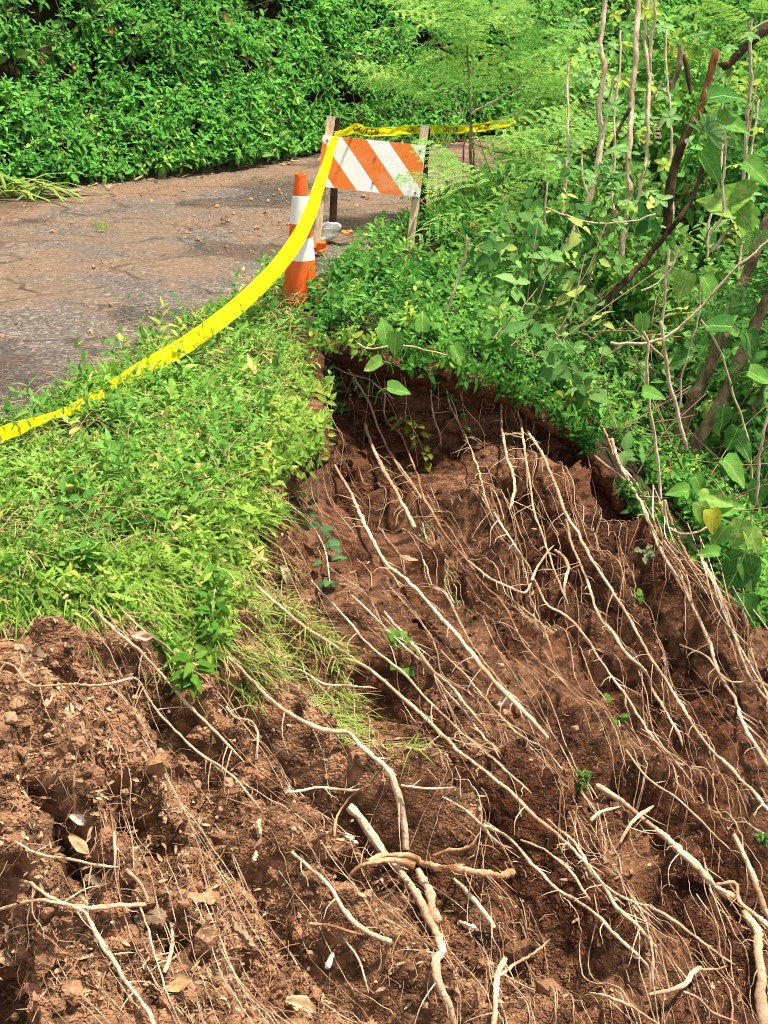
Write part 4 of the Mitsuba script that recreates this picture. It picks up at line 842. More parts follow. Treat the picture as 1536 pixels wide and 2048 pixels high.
q = at(g.uniform(-30, 1570, 42000), g.uniform(690, 2070, 42000), t1=12)[:, :2]; q = q[shapely.contains_xy(WIDE, q[:, 0], q[:, 1])][:30000]; q = q[(meshkit.fbm(np.column_stack([q * 4, q[:, 0] * 0]), 3, 61) + .16 * (q[:, 0] < -.1)) > .42]
sz = .0026 * (1 - g.random(len(q)))**-.46; sz = np.minimum(sz, .034)
cp_ = drop(q[:, 0], q[:, 1])
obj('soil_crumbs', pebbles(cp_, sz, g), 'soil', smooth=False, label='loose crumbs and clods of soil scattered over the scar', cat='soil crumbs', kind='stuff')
# ------------------------------------------------------------------ stems, saplings and vines on the right
def leaf_at(p, d, n, L, W, col, tpl=OVAL, curl=.2, tint=.2, var=None):
    m, c = leaves(np.array([p]), np.array([d], float), np.array([n], float), L, W, np.array([col], float), curl, tpl, tint)
    if var is not None:                                                       # pale streaks of a variegated leaf
        t = smooth01(.45, .62, meshkit.noise(m[0] * [90, 90, 90] + 3.3 * len(taken), 4)); c = c * (1 - t[:, None]) + np.array(var) * t[:, None]
    return m, c
def img_dir(p, a, away=0.0):
    """A direction that from here runs at the angle a (0 = right, 90 = up), tilted away from the eye by 'away'."""
    d = unit(p - EYE); r = unit(np.cross(d, [0, 0, 1.0])); u = np.cross(r, d)
    return unit(r * math.cos(math.radians(a)) + u * math.sin(math.radians(a)) + d * away)
def stem_path(pts, Y):
    a = np.array(pts, float); Yv = np.interp(np.linspace(0, 1, len(a)), np.linspace(0, 1, len(np.atleast_1d(Y))), np.atleast_1d(Y))
    return pix(a[:, 0], a[:, 1], Yv)
def stem_mesh(pts, Y, w0, w1, seed, sides=8, knob=.09):
    c = curve(stem_path(pts, Y), .05); dist = np.linalg.norm(c - EYE, axis=1); r = np.linspace(w0, w1, len(c)) * dist / F / 2
    j = np.random.default_rng(seed).normal(size=c.shape) * .0028
    return tube(c + j, r, sides, knob, seed)
def Yat(u, v): return float(at(np.array([float(u)]), np.array([float(v)]))[0, 1])
y1 = Yat(1100, 600)
# slender saplings with clusters of pale rounded leaflets
def whorl(key, p, L, g, col):
    """One compound leaf: five rounded leaflets spread from the end of a stalk."""
    ax = unit(np.array([g.normal(0, .35), -.45 + g.normal(0, .25), .8])); a0 = g.random() * 6.28; out, cc = [], []
    for k in range(5):
        az = a0 + k * 1.257 + g.normal(0, .12); r = around(ax[None], np.array([az]))[0]
        m, c = leaf_at(p + r * .006, unit(r + ax * g.normal(.0, .12)), ax + r * .1, L * g.uniform(.85, 1.1), L * .56, np.array(col) * g.uniform(.85, 1.15), OVAL, g.uniform(.05, .3)); out.append(m); cc.append(c)
    obj('leaf', join(out), 'leaf', key, color=np.vstack(cc))
PALE, MIDG, YELG = (.24, .44, .16), (.12, .32, .07), (.40, .56, .10)
def sapling(label, stems, clusters, seed, L=.06):
    key = thing('slender_sapling', label, 'sapling', 'slender saplings on the slope'); g = np.random.default_rng(seed)
    for k, (pts, Y, w0, w1, bark) in enumerate(stems): obj('stem', stem_mesh(pts, Y, w0, w1, seed + k), bark, key)
    for (u, v, Y) in clusters:
        p = pix(np.array(float(u)), np.array(float(v)), Y); whorl(key, p, L * g.uniform(.8, 1.2), g, (PALE, MIDG, YELG)[g.choice(3, p=[.6, .15, .25])])
S1 = [(1080, 610), (1100, 556), (1134, 488), (1162, 440), (1179, 397), (1192, 355), (1198, 312), (1204, 272), (1198, 227), (1202, 176), (1209, 128), (1199, 85), (1206, 43), (1212, -20)]
sapling('tall bent sapling with pale bark, closest to the barricade', [(S1, [y1, y1 + .3], 15, 9, 'pale_bark'), ([(1204, 275), (1212, 235), (1222, 180), (1228, 150)], y1 + .15, 6, 4, 'pale_bark')],
        [(1150, 45, y1 + .2), (1232, 30, y1 + .3), (1190, 95, y1 + .2), (1225, 95, y1 + .3), (1130, 175, y1 + .4), (1165, 150, y1 + .2), (1225, 210, y1), (1155, 235, y1), (1120, 320, y1), (1140, 345, y1 - .1), (1180, 355, y1 - .2), (1175, 20, y1 + .4), (1150, 285, y1 + .2), (1215, 330, y1 + .1)], 301)
y2 = y1 - .1
sapling('upright pair of pale stems rising side by side behind the bent sapling', [([(1240, 520), (1252, 440), (1259, 369), (1258, 341), (1259, 284), (1262, 241), (1263, 199), (1270, 128), (1273, 71), (1276, 28), (1279, -20)], [y2, y2 + .4], 12, 11, 'pale_bark'),
        ([(1268, 440), (1285, 350), (1293, 307), (1296, 227), (1299, 170), (1293, 114), (1290, 57), (1299, -20)], [y2, y2 + .45], 7, 7, 'pale_bark'), ([(1292, 250), (1299, 142), (1303, 85), (1310, 14), (1312, -20)], y2 + .35, 7, 6, 'pale_bark')],
        [(1250, 405, y2 - .3), (1262, 418, y2 - .35), (1312, 455, y2 - .3), (1290, 470, y2 - .3), (1300, 385, y2 - .2), (1320, 400, y2 - .2), (1330, 330, y2), (1245, 160, y2 + .3), (1325, 55, y2 + .4), (1300, 20, y2 + .4), (1340, 80, y2 + .4), (1255, 90, y2 + .4), (1330, 190, y2 + .2), (1235, 300, y2), (1340, 235, y2), (1278, 330, y2 + .1), (1295, 505, y2 - .3), (1240, 445, y2 - .2)], 331, .066)
sapling('thin forked sapling with yellowish leaves nearest the frame edge at the top', [([(1478, 420), (1490, 330), (1492, 290), (1495, 227), (1503, 156), (1500, 94), (1505, 40)], y2 + .1, 8, 6, 'pale_bark'), ([(1493, 290), (1505, 220), (1512, 170)], y2 + .1, 5, 3, 'pale_bark')],
        [(1500, 70, y2), (1460, 95, y2 + .1), (1440, 150, y2 + .2), (1520, 130, y2), (1515, 260, y2), (1440, 235, y2), (1525, 300, y2 - .1), (1470, 330, y2 - .1), (1500, 390, y2 - .2), (1525, 410, y2 - .2), (1400, 70, y2 + .3), (1370, 110, y2 + .3)], 351, .055)
for i, (u0, v0, u1, v1, lb) in enumerate([(1128, 420, 1140, 120, 'thin pale stem left of the bent sapling'), (1226, 470, 1236, 60, 'thin pale stem between bent sapling and upright pair'), (1345, 430, 1330, 60, 'slim pale stem just right of the upright pair'), (1412, 520, 1462, 140, 'slim leaning stem behind the large yellow-streaked leaves'), (1478, 560, 1520, 200, 'pale stem slanting to the frame edge above the forked tree'), (1180, 560, 1166, 300, 'short pale stem beside the foot of the bent sapling')]):
    g = np.random.default_rng(380 + i); w_ = [(u0 + (u1 - u0) * t + g.normal(0, 5), v0 + (v1 - v0) * t) for t in np.linspace(0, 1, 6)]
    obj('bare_stem', stem_mesh(w_, [y2, y2 + .3], 6, 4, 390 + i, 6), 'pale_bark', label=lb, cat='stem')
# dark cut trunk, dead stub, leaning branches
k = thing('cut_trunk', 'brown snapped trunk with an orange-brown upper end, wrapped in dead stems', 'tree trunk')
obj('trunk', stem_mesh([(1333, 470), (1338, 397), (1344, 355), (1358, 307), (1372, 270), (1385, 245), (1395, 236)], y2 - .1, 22, 15, 401, 9), 'dark_bark', k)
obj('upper_end', stem_mesh([(1393, 238), (1407, 199), (1421, 148), (1432, 99)], y2 - .1, 13, 15, 402, 9), 'rusty_bark', k)
pc = pix(np.array(1374.), np.array(282.), y2 - .16); cut = trimesh.creation.cylinder(.014, .03, sections=12); cut.apply_transform(trimesh.geometry.align_vectors([0, 0, 1], unit(EYE - pc))); cut.apply_translation(pc)
obj('cut_end', tm(cut), 'pale_wood', k, False, label='round white sawn end of a side branch')
obj('leaning_branch', stem_mesh([(1208, 608), (1233, 579), (1259, 553), (1310, 497), (1355, 440), (1390, 383), (1412, 312), (1435, 250)], [y2 - .5, y2 - .2], 14, 6, 403), 'dark_bark', label='long dark branch leaning up across the cut trunk', cat='branch')
obj('leaning_branch', stem_mesh([(1440, 135), (1455, 128), (1497, 88), (1560, 35)], y2 + .3, 16, 18, 404), 'dark_bark', label='thick dark branch slanting into the topmost corner of the picture', cat='branch')
obj('leaning_branch', stem_mesh([(1222, 292), (1240, 255), (1258, 215)], y2 + .2, 8, 7, 405), 'dark_bark', label='short dark branch propped between the pale sapling stems', cat='branch')
obj('leaning_branch', stem_mesh([(1150, 560), (1190, 490), (1215, 455), (1235, 420)], y1 - .15, 14, 10, 406), 'trunk_bark', label='brown leaning branch at the foot of the upright pair of stems', cat='branch')
k = thing('dead_stub', 'grey dead forked stub among round pale leaves', 'dead branch')
obj('stem', stem_mesh([(1344, 178), (1355, 142), (1362, 91)], y2 + .1, 10, 12, 407), 'trunk_bark', k); obj('stem', stem_mesh([(1382, 186), (1375, 148), (1365, 108)], y2 + .1, 7, 9, 408), 'dark_bark', k)
obj('dead_stick', stem_mesh([(1426, 500), (1446, 473), (1468, 446)], y2 - .4, 8, 5, 409), 'pale_bark', label='pale dead stick poking up below the yellow-streaked leaf', cat='stick')
# the forked tree whose foot stands at the edge of the scar
yv = Yat(1376, 955)
tree = thing('forked_tree', 'young tree with two rough leaning trunks spreading in a V', 'tree')
obj('trunk', stem_mesh([(1345, 925), (1352, 890), (1364, 849), (1384, 804), (1412, 747), (1438, 684), (1460, 622), (1497, 543), (1520, 480), (1560, 380)], [yv + .05, yv + .1], 26, 20, 411, 10), 'trunk_bark', tree)
obj('trunk', stem_mesh([(1370, 985), (1375, 960), (1384, 911), (1406, 866), (1441, 806), (1472, 735), (1503, 670), (1526, 613), (1570, 500)], [yv, yv - .05], 28, 20, 412, 10), 'trunk_bark', tree)
def frond(base, d, up, L, g, col, pairs=6, pin=.085, lf=.013, npin=13):
    """A twice-divided feathery leaf."""
    d, up = unit(d), unit(up - d * (up @ d)); s = np.cross(d, up); vs, fs = [], []; at_ = 0
    t = np.linspace(0, 1, 8)[:, None]; rach = base + d * (t * L) - np.array([0, 0, 1.0]) * (t**2 * L * .22)
    ms = [tube(rach, np.linspace(.0016, .0007, 8), 3)]; cs = [np.tile(np.array(col) * .8, (len(ms[0][0]), 1))]
    P0, D0, W0 = [], [], []
    for i in range(pairs):
        f = .16 + .84 * (i + .5) / pairs; q = base + d * (f * L) - np.array([0, 0, 1.0]) * (f * f * L * .22); dd = unit(d - np.array([0, 0, .44 * f]))
        pl = pin * math.sin(math.pi * (.25 + .68 * f)) * g.uniform(.9, 1.1)
        for sg in (-1, 1):
            pd = unit(s * sg + dd * .55 + up * .08 + g.normal(0, .05, 3)); k = np.arange(npin)[:, None]
            e = q + pd * (pl * (k + .6) / npin) - np.array([0, 0, 1.0]) * (pl * ((k + .6) / npin)**2 * .3)
            for sg2 in (-1, 1):
                P0.append(e); D0.append(np.tile(unit(np.cross(up, pd) * sg2 + pd * .75), (npin, 1)))
    P0, D0 = np.vstack(P0), np.vstack(D0); n = len(P0); w = np.cross(up, D0); w = unit(w) * lf * .26
    ln = lf * g.uniform(.85, 1.15, (n, 1)); lift = up * g.normal(0, .0012, (n, 1))
    v = np.stack([P0, P0 + D0 * ln * .5 + w + lift, P0 + D0 * ln, P0 + D0 * ln * .5 - w - lift], 1).reshape(-1, 3)
    f4 = np.arange(n)[:, None] * 4
    m = (v, np.vstack([f4 + [0, 1, 2], f4 + [0, 2, 3]])); cc = np.repeat(np.array(col) * g.uniform(.8, 1.2, (n, 1)), 4, 0)
    return join([ms[0], m]), np.vstack([cs[0], cc])
def fronds(key, spots, g, L, cols, tilt=.2, **kw):
    """spots: (u, v, distance, angle seen) of the frond's base."""
    for (u, v, Y, a) in spots:
        p = pix(np.array(float(u)), np.array(float(v)), Y); d = img_dir(p, a, g.normal(-.15, .55)); d = unit(d * [1, 1, .55] + [0, 0, tilt])
        m, c = frond(p, d, np.array([g.normal(0, .15), -.25, 1.0]), L * g.uniform(.8, 1.15), g, np.clip(np.array(cols[0]) + (np.array(cols[1]) - cols[0]) * g.random(), 0, 1), **kw)
        obj('frond', m, 'leaf', key, False, color=c)
g = np.random.default_rng(71)
fronds(tree, [(1500 + g.normal(0, 25), 640 + g.normal(0, 70), yv - .1 + g.normal(0, .1), a) for a in g.uniform(0, 360, 16)] + [(1450, 660, yv, 200), (1440, 720, yv, 150)], g, .24, ((.05, .15, .035), (.10, .25, .06)), pairs=6, pin=.08)
# the feathery sapling beyond the barricade
ys_ = 10.0; fe = thing('feathery_sapling', 'feathery-leaved sapling with thin dark stems beyond the barricade', 'sapling')
for i, (pts, w0, w1, b) in enumerate([([(944, 470), (944, 369), (940, 284), (941, 227), (938, 170), (936, 110), (930, 50)], 8, 3, 'trunk_bark'), ([(953, 470), (951, 375), (947, 298), (944, 250)], 5, 3, 'trunk_bark'), ([(926, 465), (927, 370), (926, 320), (930, 280)], 5, 3, 'trunk_bark'),
        ([(941, 227), (965, 214), (992, 199), (1040, 170), (1080, 120)], 6, 3, 'pale_bark'), ([(927, 236), (915, 205), (905, 178), (880, 150)], 4, 3, 'pale_bark'), ([(940, 284), (980, 300), (1030, 310)], 4, 2, 'trunk_bark')]):
    obj('stem', stem_mesh(pts, ys_, w0, w1, 420 + i, 7), b, fe)
g = np.random.default_rng(72); spots = []
def burst(u, v, n, su, sv, a0, a1, Y=0.0):
    for _ in range(int(n * 1.2)): spots.append((u + g.normal(0, su), v + g.normal(0, sv), ys_ + Y + g.normal(0, .22), g.uniform(a0, a1)))
burst(940, 48, 14, 34, 16, -30, 210); burst(872, 45, 7, 30, 18, 20, 200); burst(945, 115, 10, 28, 22, -20, 200); burst(880, 175, 11, 45, 20, 70, 190); burst(815, 190, 6, 22, 16, 100, 200)
burst(900, 215, 7, 35, 22, 120, 230); burst(1000, 160, 11, 40, 24, -30, 80); burst(1070, 110, 9, 34, 26, -40, 120); burst(1050, 200, 9, 36, 26, -50, 70); burst(1000, 300, 11, 36, 22, -50, 60, -.4); burst(1060, 330, 7, 30, 20, -60, 40, -.5)
burst(905, 330, 7, 26, 18, 150, 240, -.5); burst(900, 410, 7, 36, 16, 100, 260, -.9); burst(960, 405, 7, 34, 18, -60, 80, -.9); burst(1010, 60, 6, 25, 20, -20, 100, .3); burst(1050, 280, 8, 40, 30, -60, 60, -.8); burst(930, 360, 8, 50, 30, 0, 180, -1.2)
spots = [q_ for q_ in spots if not (q_[0] < 905 and q_[1] > 235)]
fronds(fe, spots, g, .42, ((.17, .45, .10), (.46, .70, .17)), pin=.15, tilt=.22, lf=.016)
ft = thing('feathery_branch', 'feathery bright green branch hanging in at the topmost corner', 'branch')
obj('stem', stem_mesh([(1570, 30), (1530, 45), (1490, 70), (1460, 85)], y2 + .6, 7, 3, 433), 'pale_bark', ft)
fronds(ft, [(1490 + g.normal(0, 28), 60 + g.normal(0, 30), y2 + .6 + g.normal(0, .15), a) for a in g.uniform(90, 300, 15)], g, .26, ((.12, .32, .06), (.30, .52, .09)))
# shrubs that close the view at the right, each a plant of its own
def shrub(label, c, rad, hgt, n, L, ratio, dark, light, seed):
    global rng
    rng = np.random.default_rng(seed); key = thing('shrub', label, 'shrub', 'shrubs beyond the slender saplings'); z0 = float(nat(np.array(c[0]), np.array(c[1])))
    u = rand_unit(n); u[:, 2] = np.abs(u[:, 2]); rr = rng.random(n) ** .4
    q = np.array([c[0], c[1], z0]) + u * rr[:, None] * [rad, rad, hgt]
    q = q[(meshkit.fbm(q * 3.2, 3, seed) > .43)]
    ax = unit(u[: len(q)] * .4 + [0, -.35, .7] + rng.normal(0, .4, (len(q), 3)))
    m, cc = shoots(q, ax, L * 1.3, 3, L * rng.uniform(.75, 1.2, len(q)), ratio, dark, light, (.42, .54, .10), .06, (-.45, .75), .8)
    obj('foliage', m, 'leaf', key, color=cc)
    for k in range(4):
        e = np.array([c[0], c[1], z0]) + [rng.normal(0, rad * .5), rng.normal(0, rad * .4), hgt * rng.uniform(.6, .95)]
        obj('stem', tube(curve([[c[0] + rng.normal(0, .08), c[1], z0 - .05], [(c[0] + e[0]) / 2 + rng.normal(0, .06), c[1], z0 + hgt * .4], e], .08), .008, 5), 'trunk_bark', key)
for args in [('pale round-leaved shrub just right of the feathery sapling', (1.35, 10.6), .55, 1.15, 420, .095, .62, (.07, .20, .05), (.34, .58, .19), 601), ('mid green shrub behind the pair of upright stems', (1.95, 11.2), .6, 1.5, 420, .10, .55, (.05, .17, .03), (.26, .52, .12), 602),
             ('dense dark shrub behind the cut trunk', (2.35, 10.4), .6, 1.5, 420, .10, .6, (.035, .13, .03), (.20, .44, .11), 603), ('yellowish green shrub in the topmost corner under the feathery branch', (2.75, 11.6), .7, 1.7, 460, .10, .5, (.08, .24, .035), (.36, .60, .11), 604),
             ('low leafy shrub between bent sapling and cut trunk', (1.35, 9.3), .5, .85, 380, .085, .6, (.05, .18, .035), (.30, .54, .14), 605), ('shrub with lighter leaves below the large yellow-streaked climber', (2.0, 9.0), .5, 1.25, 400, .09, .58, (.06, .19, .04), (.30, .54, .14), 606),
             ('bushy green shrub at the far end of the rear tape', (1.5, 12.3), .6, 1.0, 360, .10, .5, (.06, .20, .03), (.28, .56, .12), 607), ('dark green shrub deep behind the forked tree', (2.1, 8.2), .45, 1.0, 340, .085, .55, (.03, .11, .025), (.11, .29, .06), 608), ('tall dim shrub beyond the others near the frame edge', (3.4, 12.8), .9, 2.0, 460, .11, .5, (.03, .12, .025), (.12, .32, .06), 609)]: shrub(*args)
# vines
VINES = [('long pale vine sagging in a curve across the dark gap before the forked tree', [(1222, 687), (1265, 687), (1296, 686), (1327, 676), (1355, 656), (1392, 625), (1435, 577), (1494, 517), (1550, 470)], 6.9, 7, 5),
 ('pale vine hanging from the sagging vine straight down to the scar', [(1288, 665), (1296, 684), (1293, 741), (1296, 784), (1301, 826), (1310, 869), (1316, 926), (1321, 977), (1324, 1030), (1330, 1100)], 6.75, 6, 6),
 ('brown upright vine stem just left of the forked tree', [(1322, 640), (1327, 684), (1333, 741), (1347, 798), (1361, 849), (1375, 900)], 6.9, 7, 8),
 ('thin grey vine rising at a slant between vine stem and forked tree', [(1358, 830), (1360, 806), (1367, 741), (1387, 676), (1398, 622), (1400, 560)], 7.1, 4, 3),
 ('pale vine arching below the cut trunk', [(1353, 490), (1350, 520), (1340, 540), (1316, 565), (1282, 582)], 6.9, 5, 4),
 ('dark upright vine above the sagging vine', [(1338, 500), (1333, 537), (1327, 613), (1323, 670)], 7.2, 6, 6),
 ('grey vine at the frame edge beside the broad pale leaf', [(1545, 800), (1537, 835), (1520, 897), (1514, 1010)], 6.6, 6, 5),
 ('olive vine looping below the round yellowish leaf', [(1328, 1000), (1330, 1030), (1338, 1055), (1360, 1068), (1400, 1062), (1425, 1050)], 6.25, 6, 5),
 ('thin pale stalk standing in the creeper before the sapling', [(885, 655), (905, 590), (925, 530), (940, 475)], 7.2, 7, 5),
 ('thin greenish stalk among dark creeper leaves', [(1044, 560), (1047, 480), (1050, 410)], 8.4, 4, 3),
 ('thin brown stalk beside the bent sapling', [(1088, 515), (1089, 430), (1094, 362)], 8.3, 6, 4),
 ('fine vine crossing low in front of the cut trunk', [(1090, 415), (1180, 445), (1260, 442), (1310, 430)], 8.0, 4, 3),
 ('bare twig forking near the foot of the sagging vine', [(1250, 640), (1275, 665), (1300, 690), (1330, 720), (1340, 760)], 6.95, 4, 4)]
for i, (lb, pts, Y, w0, w1) in enumerate(VINES):
    obj('vine', stem_mesh(pts, Y, w0, w1, 440 + i, 6), 'pale_bark', label=lb, cat='vine', group='vines and stalks on the slope')
# big-leaved climbers
def big_col(p, n, uv):
    k = dr.floor(uv.x / 2); a = uv.x - 2 * k; c = dr.abs(uv.y)
    col = dr.select(k < .5, mi.Color3f(.13, .36, .06), dr.select(k < 1.5, mi.Color3f(.22, .45, .08), dr.select(k < 2.5, mi.Color3f(.06, .22, .045), mi.Color3f(.46, .48, .04))))
    blot = fbm(p.x * 45, p.y * 45, p.z * 45, 3)
    col = col * (.65 + .75 * blot)
    col = mix(col, (.46, .56, .16), smoothstep(.56, .66, fbm(p.x * 30 + 7, p.y * 30, p.z * 30, 3)) * dr.select((k > .5) & (k < 1.5), mi.Float(.85), mi.Float(.12)))
    x = (a - c * .35) * 9; side = smoothstep(.13, .03, dr.abs(x - dr.floor(x) - .5)) * .45
    col = mix(col, (.40, .55, .20), dr.maximum(smoothstep(.07, .02, c), side * smoothstep(1, .3, c)))
    return mix(col, (.30, .20, .08), smoothstep(.78, .86, noise(p.x * 60, p.y * 60, p.z * 60)) * .6)
scene['big_leaf'] = {'type': 'principledthin', 'base_color': proc(big_col), 'roughness': .45, 'diff_trans': .8, 'eta': 1.4, 'spec_trans': 0.0}
def big_leaf(key, u, v, Y, L, ang, face, col, var=None, ratio=.68, tpl=HEART, cu=.25):
    p = pix(np.array(float(u)), np.array(float(v)), Y); d = img_dir(p, ang, face[0]); n = unit(EYE - p) * .55 + np.array([face[1], 0, .65])
    m, c = leaf_at(p - d * L * .5, d, n, L, L * ratio, col, tpl, cu * (.6 + .8 * ((u * 7 + v) % 1 + .5 * ((u + v) % 2))), .25)
    wv = m[0] + n * (meshkit.fbm(m[0] * 22, 2, 5)[:, None] - .5) * L * .22
    b0 = p - d * L * .5; pt = tube(curve([b0 + d * L * .02, b0 - d * L * .35 - [0, 0, L * .25], b0 - d * L * .5 + [0, .06, -L * .9]], .03), .0032, 5)
    kind = 3 if col[0] > .3 else 1 if var is not None else 2 if col[1] < .24 else 0
    k_ = numbered(key + '__leaf'); scene[k_] = mikit.ply(join([(wv, m[1]), pt]), 'big_leaf', smooth=True, uv=np.vstack([np.column_stack([tpl[0][:, 0] * .98 + 2 * kind + .01, tpl[0][:, 1]]), np.tile([.5, .5], (len(pt[0]), 1))]))
YV = (.42, .50, .16)
c1 = thing('large_leaf_climber', 'climber with very large yellow-streaked leaves above the dark gap', 'climber')
obj('stem', stem_mesh([(1418, 470), (1444, 430), (1446, 380), (1452, 300), (1448, 250)], y2 - .45, 6, 4, 461), 'pale_bark', c1)
for a in [(1425, 335, .22, -50, (.1, .2), (.15, .35, .07), None), (1480, 385, .26, 45, (.0, .2), (.16, .36, .06), YV), (1432, 405, .25, 160, (.1, -.2), (.20, .40, .07), YV), (1492, 450, .26, -60, (.1, .3), (.20, .34, .09), (.48, .46, .2)), (1455, 190, .2, 10, (.1, .2), (.06, .2, .06), None), (1470, 250, .2, -15, (.2, 0), (.09, .27, .08), None), (1520, 345, .2, -30, (0, 0), (.09, .26, .05), None)]:
    big_leaf(c1, a[0], a[1], y2 - .4, a[2], a[3], a[4], a[5], a[6])
fan = thing('fan_leaf_plant', 'plant with a pale fan of narrow leaf blades beside the cut trunk', 'plant')
pf = pix(np.array(1415.), np.array(268.), y2 - .3); g = np.random.default_rng(74)
for a in np.linspace(-80, 150, 13):
    d = img_dir(pf, a, g.normal(-.1, .2)); m, c = leaf_at(pf, d, unit(EYE - pf) + [0, 0, .3], .16 * g.uniform(.85, 1.1), .024, (.17, .33, .12), (LEAF, LEAF_F), .25); obj('leaf', m, 'leaf', fan, color=c)
c2 = thing('large_leaf_climber', 'climber with broad heart-shaped leaves at the edge of the scar below the forked tree', 'climber')
obj('stem', stem_mesh([(1420, 1010), (1450, 1035), (1490, 1050), (1550, 1080)], 6.3, 7, 6, 462), 'dark_bark', c2)
obj('stem', stem_mesh([(1505, 1030), (1502, 1060), (1496, 1090), (1480, 1130)], 6.25, 5, 4, 463), 'pale_bark', c2)
for a in [(1474, 945, 6.35, .17, -40, (.0, .3), (.17, .38, .09), None), (1352, 984, 6.35, .12, 190, (.2, 0), (.17, .40, .07), None), (1437, 1000, 6.3, .17, 5, (.1, .1), (.16, .38, .05), YV), (1462, 1015, 6.3, .14, 20, (.0, .2), (.10, .28, .04), None), (1402, 1028, 6.25, .11, -80, (.1, 0), (.14, .33, .03), YV),
          (1425, 1045, 6.2, .12, -80, (.0, 0), (.38, .42, .03), None), (1436, 1075, 6.2, .12, 240, (.1, .2), (.16, .34, .03), None), (1474, 1072, 6.2, .15, -100, (.1, .3), (.17, .36, .10), YV), (1510, 1085, 6.2, .14, -60, (.1, .1), (.10, .28, .06), YV), (1415, 1105, 6.1, .11, 185, (.2, 0), (.12, .30, .06), None), (1470, 1150, 6.1, .22, 250, (.2, .3), (.035, .15, .035), None),
          (1500, 1150, 6.1, .17, -70, (.2, .1), (.05, .2, .05), None), (1488, 1225, 6.0, .17, -85, (.1, .2), (.06, .20, .07), None), (1515, 1260, 5.95, .10, -10, (.1, 0), (.10, .29, .05), None), (1400, 975, 6.4, .11, -60, (.1, 0), (.10, .27, .07), None)]:
    big_leaf(c2, *a)
c3 = thing('large_leaf_climber', 'climber of dark drooping leaves in the gap behind the forked trunks', 'climber')
obj('stem', stem_mesh([(1505, 1010), (1500, 900), (1470, 800), (1440, 700), (1400, 640)], 7.4, 5, 4, 464), 'pale_bark', c3)
for a in [(1365, 575, 7.1, .16, 250, (.1, 0), (.14, .30, .08), YV), (1420, 580, 7.3, .16, -60, (.1, .2), (.15, .32, .08), None), (1285, 652, 6.8, .11, -80, (.1, 0), (.11, .26, .08), None), (1525, 755, 7.2, .15, -20, (.1, .1), (.13, .33, .08), None), (1465, 880, 7.3, .15, -110, (.1, .3), (.05, .2, .05), None), (1490, 900, 7.2, .14, -50, (.1, .1), (.06, .22, .06), None),
          (1445, 840, 7.4, .13, -90, (.1, .2), (.05, .18, .06), None), (1310, 790, 6.65, .12, -10, (.1, .1), (.09, .27, .07), None), (1360, 720, 7.3, .14, 200, (.1, .1), (.06, .19, .04), None), (1430, 650, 7.4, .18, 180, (.1, .1), (.04, .13, .03), None), (1515, 990, 7.0, .15, -90, (.1, .1), (.06, .2, .06), None), (1500, 690, 7.5, .15, -70, (.1, .1), (.07, .22, .05), None)]:
    big_leaf(c3, *a)
hv = thing('heart_leaf_vine', 'thin vine with round heart-shaped leaves dangling over the head of the scar', 'vine')
obj('stem', stem_mesh([(715, 690), (745, 700), (790, 690), (850, 700), (915, 715)], 6.35, 4, 3, 465), 'pale_bark', hv)
for a in [(743, 730, 6.25, .10, 200, (.1, 0), (.17, .38, .10), YV), (800, 780, 6.2, .11, -10, (.1, 0), (.13, .34, .06), None), (790, 690, 6.3, .11, -95, (.1, 0), (.17, .38, .10), None), (845, 640, 6.5, .10, 90, (.1, 0), (.09, .29, .05), None), (916, 708, 6.35, .10, -60, (.1, .2), (.06, .24, .03), None), (768, 655, 6.45, .11, 100, (.1, 0), (.22, .42, .10), None), (660, 755, 6.0, .04, 30, (.1, 0), (.2, .4, .08), None)]:
    big_leaf(hv, *a)
# small plants standing on the bare scar
def spot(u, v, lift=.0):
    p = at(np.array([float(u)]), np.array([float(v)]))[0]; n = normal_at(p[None])[0]; d = unit(p - EYE)
    h = max(float(rinterp(p[None, :2])[0]), 0) + lift; return p - d * h / max(.35, -(d @ n))
def sprig(label, nodes, L, col, seed, cat='seedling', w=3.5, ratio=.45, tpl=(LEAF, LEAF_F), stalk='pale_bark'):
    """A leafy stem: nodes are pixel points along it, each with its pairs of leaves."""
    g = np.random.default_rng(seed); key = thing('seedling', label, cat, 'small plants on the bare scar')
    p = np.array([spot(u, v, .02 + .015 * i) for i, (u, v) in enumerate(nodes)])
    if len(p) == 1: p = np.vstack([p - [0, 0, .03], p + [0, 0, .03]])
    c = curve(p, .02); obj('stem', tube(c, w * 4 / F / 2, 5), stalk, key)
    for q in c[:: max(1, len(c) // max(3, len(nodes) * 2))]:
        for s_ in range(3 if len(nodes) > 1 else 6):
            a = unit(np.array([g.normal(), g.normal() - .5, g.uniform(.1, .8)])); m, cc = leaf_at(q + a * L * (.15 if tpl[0] is LEAF else .4), a, [g.normal(0, .3), -.3, 1], L * g.uniform(.5, .95), L * ratio * .85, np.array(col) * [.95, .80, 1.0] * g.uniform(.5, 1.05), tpl, g.uniform(.1, .8)); obj('leaf', m, 'leaf', key, color=cc)
sprig('bright green rosette growing beside the straight pale root', [(385, 1345)], .075, (.14, .36, .04), 501)
sprig('scrambling leafy sprig climbing the middle of the scar', [(925, 1235), (895, 1180), (880, 1130), (855, 1085), (845, 1045)], .035, (.10, .29, .045), 502)
sprig('yellow-green sprig hanging before the dark head wall', [(852, 925), (838, 880), (820, 850), (800, 835)], .065, (.30, .42, .045), 503, ratio=.6, tpl=OVAL)
sprig('dangling leafy sprig of round leaves under the central turf', [(930, 880), (918, 845), (908, 810), (890, 775)], .042, (.15, .36, .06), 504, ratio=.62, tpl=OVAL)
